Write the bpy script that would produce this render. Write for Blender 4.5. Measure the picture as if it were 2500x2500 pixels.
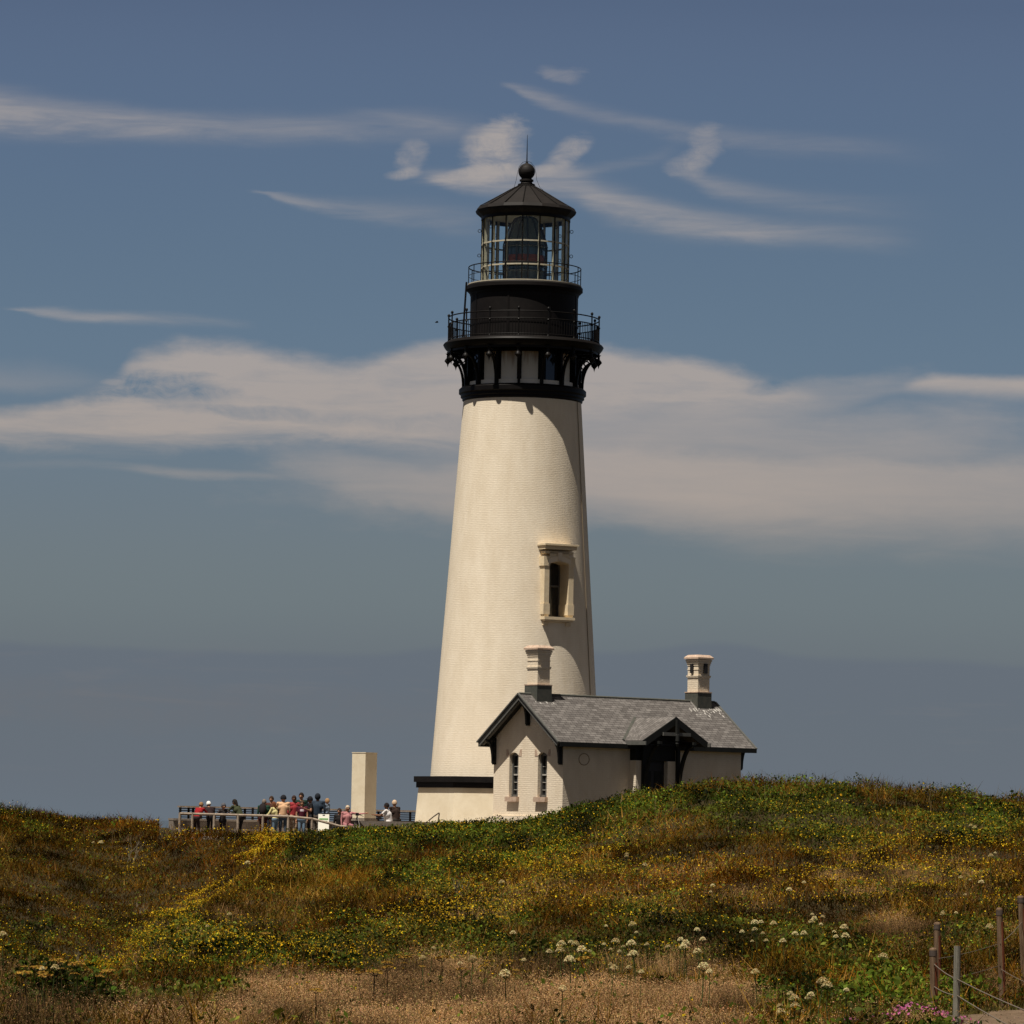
import bpy, math, random
import numpy as np
from math import sin, cos, tan, pi, radians, sqrt, atan2
from mathutils import Vector, Matrix

for _o in list(bpy.data.objects): bpy.data.objects.remove(_o)
scene = bpy.context.scene
col = scene.collection
rng = np.random.default_rng(7)
random.seed(7)

# ------------------------------------------------------------------ camera
FPX = 10545.0                      # focal length in units of a 2500 wide frame
ROLL = math.atan(0.019)
EYE_ROW = 2015.0
PITCH = math.atan((EYE_ROW - 1250) * cos(ROLL) / FPX)
CAM = Vector((0.0, 0.0, -0.15))
_F = Vector((0, cos(PITCH), sin(PITCH)))
_U0 = Vector((0, -sin(PITCH), cos(PITCH)))
_R0 = Vector((1, 0, 0))
_U = cos(ROLL) * _U0 - sin(ROLL) * _R0
_R = cos(ROLL) * _R0 + sin(ROLL) * _U0
cd = bpy.data.cameras.new('camera')
cam = bpy.data.objects.new('camera', cd); col.objects.link(cam)
cd.sensor_width = 36.0; cd.lens = FPX * 36.0 / 2500.0
cd.clip_start = 0.5; cd.clip_end = 90000.0
cam.matrix_world = Matrix(((_R.x, _U.x, -_F.x, CAM.x), (_R.y, _U.y, -_F.y, CAM.y), (_R.z, _U.z, -_F.z, CAM.z), (0, 0, 0, 1)))
scene.camera = cam
scene.render.resolution_x = 1024; scene.render.resolution_y = 1024

def ray(px, py):
    return _F * FPX + _R * (px - 1250) - _U * (py - 1250)
def at(px, py, Y):
    d = ray(px, py); return CAM + d * (Y / d.y)
def mpp(Y, z=0.0):                 # metres per frame unit at a point
    return (Y * cos(PITCH) + z * sin(PITCH)) / FPX

# ------------------------------------------------------------------ exposure, sun, sky
scene.view_settings.view_transform = 'Standard'
scene.view_settings.look = 'None'
scene.view_settings.exposure = 0.55
scene.view_settings.gamma = 1.0
EXPO = 2 ** scene.view_settings.exposure

SUN_EL = radians(67.6); SUN_AZ = radians(36.5)     # azimuth: to the left of, and behind, the camera
SUNV = Vector((-sin(SUN_AZ) * cos(SUN_EL), -cos(SUN_AZ) * cos(SUN_EL), sin(SUN_EL)))
sl = bpy.data.lights.new('sun', 'SUN'); so = bpy.data.objects.new('sun', sl); col.objects.link(so)
sl.energy = 4.5; sl.angle = radians(0.53); sl.color = (1.0, 0.93, 0.82)
so.rotation_euler = SUNV.to_track_quat('Z', 'Y').to_euler(); so.location = (-60, -60, 120)

world = bpy.data.worlds.new('World'); scene.world = world; world.use_nodes = True
WN = world.node_tree.nodes; WL = world.node_tree.links
for n in list(WN): WN.remove(n)

def srgb(r, g, b):
    def f(c):
        c /= 255.0
        return c / 12.92 if c <= 0.04045 else ((c + 0.055) / 1.055) ** 2.4
    return (f(r), f(g), f(b))

class Ex:
    """tiny expression wrapper over math nodes of the sky"""
    def __init__(s, sock): s.s = sock
    @staticmethod
    def op(o, *a, clamp=False):
        n = WN.new('ShaderNodeMath'); n.operation = o; n.use_clamp = clamp
        for i, x in enumerate(a):
            if isinstance(x, Ex): WL.new(x.s, n.inputs[i])
            else: n.inputs[i].default_value = float(x)
        return Ex(n.outputs[0])
    def __add__(s, o): return Ex.op('ADD', s, o)
    def __radd__(s, o): return Ex.op('ADD', s, o)
    def __sub__(s, o): return Ex.op('SUBTRACT', s, o)
    def __rsub__(s, o): return Ex.op('SUBTRACT', o, s)
    def __mul__(s, o): return Ex.op('MULTIPLY', s, o)
    def __rmul__(s, o): return Ex.op('MULTIPLY', s, o)
    def __truediv__(s, o): return Ex.op('DIVIDE', s, o)
def smooth(x, a, b, lo=0.0, hi=1.0):
    n = WN.new('ShaderNodeMapRange'); n.interpolation_type = 'SMOOTHSTEP'
    WL.new(x.s, n.inputs[0])
    n.inputs[1].default_value = a; n.inputs[2].default_value = b
    n.inputs[3].default_value = lo; n.inputs[4].default_value = hi
    return Ex(n.outputs[0])
def curve(x, pts, lo, hi, vlo, vhi):
    """x in [lo,hi]; pts list of (x, value)"""
    mr = (x - lo) * (1.0 / (hi - lo))
    n = WN.new('ShaderNodeFloatCurve'); WL.new(mr.s, n.inputs['Value'])
    c = n.mapping.curves[0]
    P = sorted(((min(max((px - lo) / (hi - lo), 0), 1), (v - vlo) / (vhi - vlo)) for px, v in pts))
    if P[0][0] > 0: P = [(0.0, P[0][1])] + P
    if P[-1][0] < 1: P = P + [(1.0, P[-1][1])]
    while len(c.points) < len(P): c.points.new(0.5, 0.5)
    for q, (a, b) in zip(c.points, P): q.location = (a, b); q.handle_type = 'AUTO_CLAMPED'
    n.mapping.extend = 'HORIZONTAL'; n.mapping.update()
    return Ex(n.outputs[0]) * (vhi - vlo) + vlo

tc = WN.new('ShaderNodeTexCoord'); sep = WN.new('ShaderNodeSeparateXYZ'); WL.new(tc.outputs['Generated'], sep.inputs[0])
dx, dy, dz = Ex(sep.outputs[0]), Ex(sep.outputs[1]), Ex(sep.outputs[2])
ady = Ex.op('MAXIMUM', Ex.op('ABSOLUTE', dy), 0.02)
Uu = dx / ady; Vv = dz / ady
def uv(px, py):
    d = ray(px, py); return d.x / d.y, d.z / d.y
def noise(su, sv, scale, detail=5, rough=0.55, seed=0.0, dist=0.0):
    cb = WN.new('ShaderNodeCombineXYZ'); WL.new((Uu * su).s, cb.inputs[0]); WL.new((Vv * sv).s, cb.inputs[1]); cb.inputs[2].default_value = seed
    n = WN.new('ShaderNodeTexNoise'); WL.new(cb.outputs[0], n.inputs['Vector'])
    n.inputs['Scale'].default_value = scale; n.inputs['Detail'].default_value = detail
    n.inputs['Roughness'].default_value = rough; n.inputs['Distortion'].default_value = dist
    return Ex(n.outputs['Fac']) - 0.5
U0, U1 = -0.16, 0.16
PXU = 1.0 / FPX
nbig = noise(1, 2.6, 22, 6, 0.55, 1.3)
nfin = noise(1, 2.2, 75, 6, 0.6, 5.1)
nwis = noise(1, 5.0, 40, 7, 0.62, 9.7, 0.6)
nhuge = noise(1, 2.0, 7, 3, 0.5, 3.3)
ptx2 = noise(1, 3.0, 95, 6, 0.66, 71.0, 0.6)
def layer(top, bot, dens, stop=30, sbot=30, wt=60, wb=40, nt=None, nb=None, tex=0.35):
    """a cloud between a top and a bottom line, both given as points; soft, noisy edges"""
    nt = nt or nbig; nb = nb or nwis
    T = curve(Uu, [uv(*p) for p in top], U0, U1, 0, 0.25)
    B = curve(Uu, [uv(*p) for p in bot], U0, U1, 0, 0.25)
    D = curve(Uu, [(uv(x, 800)[0], d) for x, d in dens], U0, U1, 0, 1)
    vt = Vv + nt * (wt * PXU) + nfin * (wt * 0.5 * PXU)
    vb = Vv + nb * (wb * PXU)
    m = smooth(T - vt, 0, stop * PXU) * smooth(vb - B, 0, sbot * PXU)
    body = 1.05 + nfib * (1.6 * tex) + nbig * (1.3 * tex) + ptx2 * (0.8 * tex)
    return Ex.op('MULTIPLY', m * D, body, clamp=True)
wu = noise(1, 1, 60, 3, 0.5, 21.0); wv = noise(1, 1, 60, 3, 0.5, 37.0)
Up = Uu + wu * (62 * PXU) + nfin * (14 * PXU); Vp = Vv + wv * (44 * PXU) + nfin * (12 * PXU)
nfib = noise(1, 9.0, 34, 6, 0.6, 61.0, 0.5)
ptex = noise(1, 1.6, 130, 7, 0.68, 44.0, 0.8)
def puff(cx, cy, rx, ry, ang, dens, warp=0.7, soft=(1.0, 0.35), tx=1.0):
    u, v = uv(cx, cy)
    a = radians(ang)
    du = Up - u; dv = Vp - v
    p = (du * cos(a) + dv * sin(a)) * (FPX / rx) + nfin * warp + nwis * warp * 0.8
    q = (dv * cos(a) - du * sin(a)) * (FPX / ry) + nwis * warp + nfin * warp * 0.6
    r2 = p * p + q * q
    return Ex.op('MULTIPLY', smooth(r2, soft[0] * 1.7, 0.0, 0, 1) * dens, (0.85 + ptex * 2.4 + nfib * 1.4) if tx == 1.0 else (1.0 + nfib * (1.6 * tx) + nbig * (1.2 * tx)), clamp=True)
def streak(pts, dens):
    """pts: (px, py, halfwidth)"""
    C = curve(Uu, [uv(x, y) for x, y, w in pts], U0, U1, 0, 0.25)
    W = curve(Uu, [(uv(x, y)[0], w * PXU) for x, y, w in pts], U0, U1, 0, 0.02)
    D = curve(Uu, [(uv(x, 400)[0], d) for x, d in dens], U0, U1, 0, 1)
    t = Ex.op('ABSOLUTE', Vv - C + nwis * (34 * PXU) + nfin * (12 * PXU) + nbig * (10 * PXU)) / W
    return Ex.op('MULTIPLY', smooth(t, 2.3, 0.0) * smooth(t, 2.6, 0.3) * D, 0.95 + nfib * 2.4 + nwis * 1.2, clamp=True)
# cloud layers
L = []
L.append((layer([(-300,850),(0,985),(150,960),(270,905),(330,840),(560,812),(700,838),(850,862),(1000,828),(1200,800),(1400,808),(1560,828),(1700,850),(1900,893),(2080,985),(2300,1040)],
               [(-300,1110),(0,1112),(300,1120),(700,1108),(1100,1118),(1300,1070),(1500,1048),(1800,1035),(2000,1030),(2200,1050),(2500,1090)],
               [(-300,0.9),(200,0.92),(900,0.95),(1500,0.97),(1800,0.90),(1950,0.62),(2100,0.22),(2300,0.08),(2500,0)], 62, 80, 105, 85, tex=0.50), 1.0))
# thin grey notch of blue is left between the lobes by a darker veil (subtracted)
notch = Ex.op('MAXIMUM', puff(250, 935, 330, 42, -3, 0.85, 1.0), puff(1080, 1040, 260, 26, -4, 0.45, 1.3))
notch = Ex.op('MAXIMUM', notch, puff(1990, 905, 150, 40, 12, 0.8, 1.0))
notch = Ex.op('MAXIMUM', notch, puff(640, 1010, 300, 18, -4, 0.4, 1.6))
L[0] = (L[0][0] * (1.0 - notch), 1.0)
L.append((layer([(-300,1100),(500,1160),(800,1145),(1100,1120),(1300,1060),(1500,1060),(1700,1075),(2000,1085),(2300,1100),(2600,1100)],
               [(-300,1180),(600,1185),(850,1160),(1000,1215),(1150,1270),(1400,1300),(1800,1385),(2200,1400),(2600,1400)],
               [(-300,0.1),(500,0.2),(800,0.5),(1100,0.8),(1400,0.85),(1700,0.80),(2000,0.68),(2300,0.62),(2600,0.6)], 60, 170, 110, 90, tex=0.30), 1.0))
L.append((layer([(-300,1135),(200,1120),(480,1140),(700,1150),(900,1165)], [(-300,1150),(250,1150),(480,1178),(700,1180),(900,1180)],
               [(-300,0.1),(200,0.25),(400,0.55),(600,0.5),(760,0.3),(900,0)], 25, 25, 30, 30), 0.8))
L.append((layer([(2000,960),(2180,935),(2280,905),(2500,908),(2800,905)], [(2000,985),(2200,975),(2350,985),(2500,990),(2800,1000)],
               [(1900,0),(2100,0.25),(2200,0.55),(2350,0.95),(2800,0.9)], 30, 45, 40, 30), 1.0))
L.append((layer([(-400,850),(0,850),(300,900),(500,940)], [(-400,960),(0,975),(300,960),(500,960)], [(-400,0.5),(0,0.35),(250,0.25),(450,0)], 80, 40, 60, 40), 0.7))
L.append((streak([(-300,240,50),(0,272,42),(250,298,34),(500,312,28),(800,312,30),(1000,312,30),(1150,318,30),(1300,330,30)],
                [(-300,0.7),(0,0.62),(400,0.50),(600,0.38),(900,0.22),(1150,0.14),(1250,0)]), 1.0))
L.append((streak([(20,752,3),(120,762,10),(300,776,13),(450,784,12),(600,792,10),(700,796,8)], [(0,0),(60,0.38),(200,0.42),(400,0.25),(600,0.08),(660,0)]), 1.0))
L.append((streak([(610,466,3),(700,484,9),(820,508,16),(1000,522,26),(1200,540,34)], [(600,0),(660,0.42),(800,0.33),(1000,0.22),(1150,0.12),(1250,0)]), 1.0))
L.append((streak([(1000,430,14),(1200,450,24),(1380,445,30),(1480,490,36),(1620,530,32),(1800,558,28),(2050,575,28),(2350,590,30)],
                [(940,0),(1100,0.5),(1380,0.6),(1550,0.58),(1750,0.52),(1950,0.32),(2150,0.15),(2350,0)]), 1.0))
L.append((streak([(1220,204,5),(1300,232,14),(1400,268,18),(1550,300,18),(1700,330,20),(1900,350,22),(2100,362,24),(2400,378,30)],
                [(1210,0),(1250,0.36),(1330,0.32),(1500,0.2),(1650,0.26),(1850,0.24),(2100,0.12),(2400,0)]), 1.0))
L.append((streak([(1650,430,10),(1760,455,22),(1900,485,24),(2100,505,26),(2400,520,30)], [(1630,0),(1720,0.3),(1850,0.22),(2100,0.1),(2400,0)]), 1.0))
L.append((streak([(1330,430,8),(1450,415,12),(1600,385,16),(1700,350,20)], [(1290,0),(1340,0.3),(1420,0.2),(1600,0.10),(1700,0)]), 1.0))
L.append((streak([(880,275,8),(1000,290,18),(1150,305,20)], [(800,0),(900,0.12),(1050,0.16),(1160,0)]), 1.0))
L.append((puff(1700, 1150, 950, 130, 3, 0.46, 0.4, tx=0.5), 1.0))
L.append((puff(1400, 1040, 560, 60, 0, 0.50, 0.4, tx=0.5), 1.0)); L.append((puff(2200, 1050, 380, 70, 6, 0.28, 0.5, tx=0.6), 1.0))
L.append((puff(980, 1190, 330, 50, -14, 0.42, 0.5, tx=0.5), 1.0)); L.append((puff(1900, 985, 360, 45, 12, 0.42, 0.6, tx=0.6), 1.0))
L.append((puff(1203, 378, 88, 74, 25, 0.88, 1.15), 1.0))
L.append((puff(1150, 428, 95, 17, 4, 0.70, 0.7), 1.0))
L.append((puff(1225, 335, 50, 34, 10, 0.55, 0.8), 1.0))
L.append((puff(1385, 378, 66, 27, 36, 0.58, 1.3), 1.0))
L.append((puff(1310, 418, 90, 16, 8, 0.50, 0.9), 1.0))
L.append((puff(1000, 388, 30, 46, -20, 0.48, 1.5), 1.0))
L.append((puff(985, 428, 42, 15, 10, 0.52, 1.0), 1.0))
L.append((puff(1704, 368, 42, 58, -12, 0.50, 1.5), 1.0))
L.append((puff(1655, 405, 50, 30, 10, 0.34, 1.6), 1.0))
L.append((puff(1370, 185, 55, 22, -6, 0.30, 1.4), 1.0))
L.append((puff(275, 930, 30, 8, 0, 0.4, 0.6), 1.0))
keep = None
for m, k in L:
    t = 1.0 - (m * k)
    keep = t if keep is None else keep * t
mask = Ex.op('SUBTRACT', 1.0, keep, clamp=True)

def rgbn(c):
    n = WN.new('ShaderNodeRGB'); n.outputs[0].default_value = (*c, 1); return n.outputs[0]
def mix(fac, a, b):
    n = WN.new('ShaderNodeMix'); n.data_type = 'RGBA'
    if isinstance(fac, Ex): WL.new(fac.s, n.inputs[0])
    else: n.inputs[0].default_value = fac
    WL.new(a, n.inputs[6]); WL.new(b, n.inputs[7]); return n.outputs[2]
def disp(r, g, b):                 # display colour -> scene value
    return tuple(c / EXPO for c in srgb(r, g, b))
# clear low sky: colour by elevation, as the photograph's graded blue
ramp = WN.new('ShaderNodeValToRGB'); ramp.color_ramp.interpolation = 'B_SPLINE'
stops = [(2010,(104,114,124)),(1900,(103,111,121)),(1750,(103,112,120)),(1620,(106,114,121)),(1480,(112,123,127)),(1300,(111,123,131)),
         (1100,(106,123,138)),(900,(101,122,142)),(700,(97,118,139)),(450,(92,113,138)),(200,(90,109,136)),(0,(87,104,131))]
VMAX = 0.30
el = ramp.color_ramp.elements
while len(el) < len(stops) + 1: el.new(0.5)
for e, (py, c) in zip(el, stops):
    e.position = max(0.0, uv(1250, py)[1] / VMAX); e.color = (*disp(*c), 1)
el[len(stops)].position = 1.0; el[len(stops)].color = (*disp(70, 88, 116), 1)
WL.new((Vv * (1 / VMAX) + nhuge * 0.02).s, ramp.inputs[0])
low = ramp.outputs[0]
# far dark haze bank lying on the sea
bank = layer([(-300,1550),(0,1556),(300,1568),(600,1575),(900,1585),(1100,1572),(1500,1582),(1750,1560),(2000,1595),(2300,1600),(2600,1620)],
             [(-300,2100),(0,2100),(2600,2100)], [(-300,0.9),(2600,0.9)], 26, 10, 26, 0, nt=nbig, tex=0.15)
fadeb = smooth(Vv, 120 * PXU, 420 * PXU)
low = mix(bank * fadeb * 0.7, low, rgbn(disp(100, 109, 121)))
lst = smooth(nfib + nbig * 0.6, 0.05, 0.30) * smooth(Vv, 60 * PXU, 200 * PXU) * smooth(Vv, 480 * PXU, 330 * PXU)
low = mix(lst * 0.30, low, rgbn(disp(116, 118, 122)))
warmb = puff(300, 1720, 900, 60, 0, 0.35, 0.8)
low = mix(warmb, low, rgbn(disp(109, 111, 116)))
hi = smooth(Vv, 0.10, 0.0)
ccol = mix(smooth(Vv, 0.060, 0.12), rgbn(disp(172, 160, 151)), rgbn(disp(168, 161, 158)))
ccol = mix(smooth(Vv, 0.078, 0.060), ccol, rgbn(disp(157, 149, 143)))
low = mix(mask * 0.93, low, ccol)
# whole sky: physical sky above, with an unseen warm veil added to fill the shade
skyt = WN.new('ShaderNodeTexSky'); skyt.sky_type = 'NISHITA'; skyt.sun_disc = False
skyt.sun_elevation = SUN_EL; skyt.sun_rotation = atan2(SUNV.x, SUNV.y)
skyt.air_density = 1.0; skyt.dust_density = 1.5; skyt.ozone_density = 1.0
sc = WN.new('ShaderNodeVectorMath'); sc.operation = 'SCALE'; WL.new(skyt.outputs[0], sc.inputs[0]); sc.inputs[3].default_value = 0.018
veil = mix(0.42, sc.outputs[0], rgbn((0.150, 0.108, 0.056)))
total = mix(smooth(dz, 0.22, 0.42), low, veil)
back = mix(smooth(dz, 0.0, -0.02), total, rgbn((0.03, 0.028, 0.02)))
bg = WN.new('ShaderNodeBackground'); WL.new(back, bg.inputs[0]); bg.inputs[1].default_value = 1.0
wo = WN.new('ShaderNodeOutputWorld'); WL.new(bg.outputs[0], wo.inputs[0])
world.cycles.sampling_method = 'MANUAL'; world.cycles.sample_map_resolution = 512

# ------------------------------------------------------------------ materials
def mat(name, color, rough=0.8, metal=0.0, var=0.0, vscale=3.0, color2=None, bump=0.0, bscale=20.0, spec=0.5, attr=False, trans=0.0, stain=None, coord='Object'):
    m = bpy.data.materials.new(name); m.use_nodes = True
    N = m.node_tree.nodes; K = m.node_tree.links; b = N['Principled BSDF']
    b.inputs['Roughness'].default_value = rough; b.inputs['Metallic'].default_value = metal
    b.inputs['Specular IOR Level'].default_value = spec
    b.inputs['Base Color'].default_value = (*color, 1)
    t = N.new('ShaderNodeTexCoord')
    if attr:
        a = N.new('ShaderNodeAttribute'); a.attribute_name = 'tint'; K.new(a.outputs['Color'], b.inputs['Base Color'])
    if color2 is not None:
        n = N.new('ShaderNodeTexNoise'); n.inputs['Scale'].default_value = vscale; n.inputs['Detail'].default_value = 6
        n.inputs['Roughness'].default_value = 0.65
        K.new(t.outputs[coord], n.inputs['Vector'])
        r = N.new('ShaderNodeValToRGB'); r.color_ramp.elements[0].position = 0.35; r.color_ramp.elements[1].position = 0.7
        r.color_ramp.elements[0].color = (*color, 1); r.color_ramp.elements[1].color = (*color2, 1)
        K.new(n.outputs['Fac'], r.inputs[0]); K.new(r.outputs[0], b.inputs['Base Color'])
    if bump > 0:
        n = N.new('ShaderNodeTexNoise'); n.inputs['Scale'].default_value = bscale; n.inputs['Detail'].default_value = 5
        K.new(t.outputs[coord], n.inputs['Vector'])
        bp = N.new('ShaderNodeBump'); bp.inputs['Strength'].default_value = bump; bp.inputs['Distance'].default_value = 0.02
        K.new(n.outputs['Fac'], bp.inputs['Height']); K.new(bp.outputs[0], b.inputs['Normal'])
    if trans > 0:
        tr = N.new('ShaderNodeBsdfTranslucent'); mx = N.new('ShaderNodeMixShader'); mx.inputs[0].default_value = trans
        if attr: K.new(a.outputs['Color'], tr.inputs[0])
        else: tr.inputs[0].default_value = (*color, 1)
        K.new(b.outputs[0], mx.inputs[1]); K.new(tr.outputs[0], mx.inputs[2])
        K.new(mx.outputs[0], N['Material Output'].inputs[0])
    return m
def brickmat(name, c1, c2, course=0.075, blen=0.24, strength=0.6, dirt=(0.42, 0.33, 0.22), dist=0.012, dirtamt=0.35):
    """painted brick: courses follow the UV map, which is in metres"""
    m = bpy.data.materials.new(name); m.use_nodes = True
    N = m.node_tree.nodes; K = m.node_tree.links; b = N['Principled BSDF']; b.inputs['Roughness'].default_value = 0.75
    b.inputs['Specular IOR Level'].default_value = 0.25
    uvn = N.new('ShaderNodeUVMap'); uvn.uv_map = 'UVMap'
    wn = N.new('ShaderNodeTexNoise'); wn.inputs['Scale'].default_value = 2.2; wn.inputs['Detail'].default_value = 4; K.new(uvn.outputs[0], wn.inputs['Vector'])
    ad = N.new('ShaderNodeMixRGB'); ad.blend_type = 'ADD'; ad.inputs[0].default_value = 0.022; K.new(uvn.outputs[0], ad.inputs[1]); K.new(wn.outputs['Color'], ad.inputs[2])
    br = N.new('ShaderNodeTexBrick'); K.new(ad.outputs[0], br.inputs['Vector'])
    br.inputs['Scale'].default_value = 1.0; br.inputs['Brick Width'].default_value = blen; br.inputs['Row Height'].default_value = course
    br.inputs['Mortar Size'].default_value = 0.011; br.inputs['Mortar Smooth'].default_value = 0.5; br.inputs['Bias'].default_value = 0.0
    br.inputs['Color1'].default_value = (0.55, 0.55, 0.55, 1); br.inputs['Color2'].default_value = (1, 1, 1, 1); br.inputs['Mortar'].default_value = (0, 0, 0, 1)
    st = N.new('ShaderNodeTexNoise'); st.inputs['Scale'].default_value = 0.9; st.inputs['Detail'].default_value = 7; st.inputs['Roughness'].default_value = 0.7
    mp = N.new('ShaderNodeMapping'); mp.inputs['Scale'].default_value = (1.6, 0.5, 1); K.new(uvn.outputs[0], mp.inputs[0]); K.new(mp.outputs[0], st.inputs['Vector'])
    fine = N.new('ShaderNodeTexNoise'); fine.inputs['Scale'].default_value = 14; fine.inputs['Detail'].default_value = 6
    mp2 = N.new('ShaderNodeMapping'); mp2.inputs['Scale'].default_value = (0.45, 1.6, 1); K.new(uvn.outputs[0], mp2.inputs[0]); K.new(mp2.outputs[0], fine.inputs['Vector'])
    r = N.new('ShaderNodeValToRGB'); r.color_ramp.elements[0].position = 0.32; r.color_ramp.elements[1].position = 0.72
    r.color_ramp.elements[0].color = (*c1, 1); r.color_ramp.elements[1].color = (*c2, 1); K.new(st.outputs['Fac'], r.inputs[0])
    mo = N.new('ShaderNodeMixRGB'); mo.blend_type = 'MIX'; K.new(r.outputs[0], mo.inputs[1]); mo.inputs[2].default_value = (*dirt, 1)
    iv = N.new('ShaderNodeMath'); iv.operation = 'MULTIPLY'; K.new(br.outputs['Fac'], iv.inputs[0])
    fr = N.new('ShaderNodeMapRange'); fr.inputs[1].default_value = 0.38; fr.inputs[2].default_value = 0.68; fr.inputs[3].default_value = 0; fr.inputs[4].default_value = dirtamt
    K.new(fine.outputs['Fac'], fr.inputs[0]); K.new(fr.outputs[0], iv.inputs[1]); K.new(iv.outputs[0], mo.inputs[0])
    K.new(mo.outputs[0], b.inputs['Base Color'])
    hs = N.new('ShaderNodeMath'); hs.operation = 'MULTIPLY_ADD'; K.new(fine.outputs['Fac'], hs.inputs[0]); hs.inputs[1].default_value = 1.7
    lu = N.new('ShaderNodeRGBToBW'); K.new(br.outputs['Color'], lu.inputs[0]); K.new(lu.outputs[0], hs.inputs[2])
    bp = N.new('ShaderNodeBump'); bp.inputs['Strength'].default_value = strength; bp.inputs['Distance'].default_value = dist
    K.new(hs.outputs[0], bp.inputs['Height']); K.new(bp.outputs[0], b.inputs['Normal'])
    return m
def woodmat(name, c1, c2, c3):
    m = bpy.data.materials.new(name); m.use_nodes = True
    N = m.node_tree.nodes; K = m.node_tree.links; b = N['Principled BSDF']; b.inputs['Roughness'].default_value = 0.9; b.inputs['Specular IOR Level'].default_value = 0.1
    t = N.new('ShaderNodeTexCoord'); mp = N.new('ShaderNodeMapping'); mp.inputs['Scale'].default_value = (46, 46, 3.0); K.new(t.outputs['Object'], mp.inputs[0])
    n = N.new('ShaderNodeTexNoise'); n.inputs['Scale'].default_value = 1.0; n.inputs['Detail'].default_value = 6; n.inputs['Roughness'].default_value = 0.7; K.new(mp.outputs[0], n.inputs['Vector'])
    r = N.new('ShaderNodeValToRGB'); e = r.color_ramp.elements; e[0].position = 0.30; e[0].color = (*c3, 1); e[1].position = 0.72; e[1].color = (*c2, 1)
    q = e.new(0.47); q.color = (*c1, 1); K.new(n.outputs['Fac'], r.inputs[0]); K.new(r.outputs[0], b.inputs['Base Color'])
    bp = N.new('ShaderNodeBump'); bp.inputs['Strength'].default_value = 0.9; bp.inputs['Distance'].default_value = 0.012; K.new(n.outputs['Fac'], bp.inputs['Height']); K.new(bp.outputs[0], b.inputs['Normal'])
    return m
def shinglemat(name):
    m = bpy.data.materials.new(name); m.use_nodes = True
    N = m.node_tree.nodes; K = m.node_tree.links; b = N['Principled BSDF']; b.inputs['Roughness'].default_value = 0.9
    b.inputs['Specular IOR Level'].default_value = 0.2
    uvn = N.new('ShaderNodeUVMap'); uvn.uv_map = 'UVMap'
    wn = N.new('ShaderNodeTexNoise'); wn.inputs['Scale'].default_value = 3.0; K.new(uvn.outputs[0], wn.inputs['Vector'])
    ad = N.new('ShaderNodeMixRGB'); ad.blend_type = 'ADD'; ad.inputs[0].default_value = 0.03; K.new(uvn.outputs[0], ad.inputs[1]); K.new(wn.outputs['Color'], ad.inputs[2])
    br = N.new('ShaderNodeTexBrick'); K.new(ad.outputs[0], br.inputs['Vector'])
    br.inputs['Scale'].default_value = 1.0; br.inputs['Brick Width'].default_value = 0.33; br.inputs['Row Height'].default_value = 0.15
    br.inputs['Mortar Size'].default_value = 0.012; br.inputs['Mortar Smooth'].default_value = 0.2; br.inputs['Bias'].default_value = -0.1
    br.inputs['Color1'].default_value = (0.095, 0.086, 0.080, 1); br.inputs['Color2'].default_value = (0.165, 0.152, 0.142, 1); br.inputs['Mortar'].default_value = (0.035, 0.031, 0.030, 1)
    st = N.new('ShaderNodeTexNoise'); st.inputs['Scale'].default_value = 2.5; st.inputs['Detail'].default_value = 8; st.inputs['Roughness'].default_value = 0.75; K.new(uvn.outputs[0], st.inputs['Vector'])
    r = N.new('ShaderNodeMapRange'); r.inputs[1].default_value = 0.3; r.inputs[2].default_value = 0.75; r.inputs[3].default_value = 0.72; r.inputs[4].default_value = 1.35; K.new(st.outputs['Fac'], r.inputs[0])
    mu = N.new('ShaderNodeMixRGB'); mu.blend_type = 'MULTIPLY'; mu.inputs[0].default_value = 1; K.new(br.outputs['Color'], mu.inputs[1]); K.new(r.outputs[0], mu.inputs[2])
    K.new(mu.outputs[0], b.inputs['Base Color'])
    bp = N.new('ShaderNodeBump'); bp.inputs['Strength'].default_value = 0.9; bp.inputs['Distance'].default_value = 0.02
    lu = N.new('ShaderNodeRGBToBW'); K.new(br.outputs['Color'], lu.inputs[0]); K.new(lu.outputs[0], bp.inputs['Height']); K.new(bp.outputs[0], b.inputs['Normal'])
    return m
def glassmat(name, alpha=0.82, tint=(0.93, 0.97, 0.96)):
    m = bpy.data.materials.new(name); m.use_nodes = True
    N = m.node_tree.nodes; K = m.node_tree.links; N.remove(N['Principled BSDF'])
    tr = N.new('ShaderNodeBsdfTransparent'); tr.inputs[0].default_value = (*tint, 1)
    gl = N.new('ShaderNodeBsdfGlossy'); gl.inputs['Roughness'].default_value = 0.03; gl.inputs['Color'].default_value = (0.9, 0.95, 0.95, 1)
    lw = N.new('ShaderNodeLayerWeight'); lw.inputs[0].default_value = 0.5
    pw = N.new('ShaderNodeMath'); pw.operation = 'POWER'; K.new(lw.outputs['Facing'], pw.inputs[0]); pw.inputs[1].default_value = 4.0
    fz = N.new('ShaderNodeMath'); fz.operation = 'MULTIPLY_ADD'; K.new(pw.outputs[0], fz.inputs[0]); fz.inputs[1].default_value = 0.4; fz.inputs[2].default_value = 0.035
    mx = N.new('ShaderNodeMixShader'); K.new(fz.outputs[0], mx.inputs[0]); K.new(tr.outputs[0], mx.inputs[1]); K.new(gl.outputs[0], mx.inputs[2])
    K.new(mx.outputs[0], N['Material Output'].inputs[0]); return m

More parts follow.
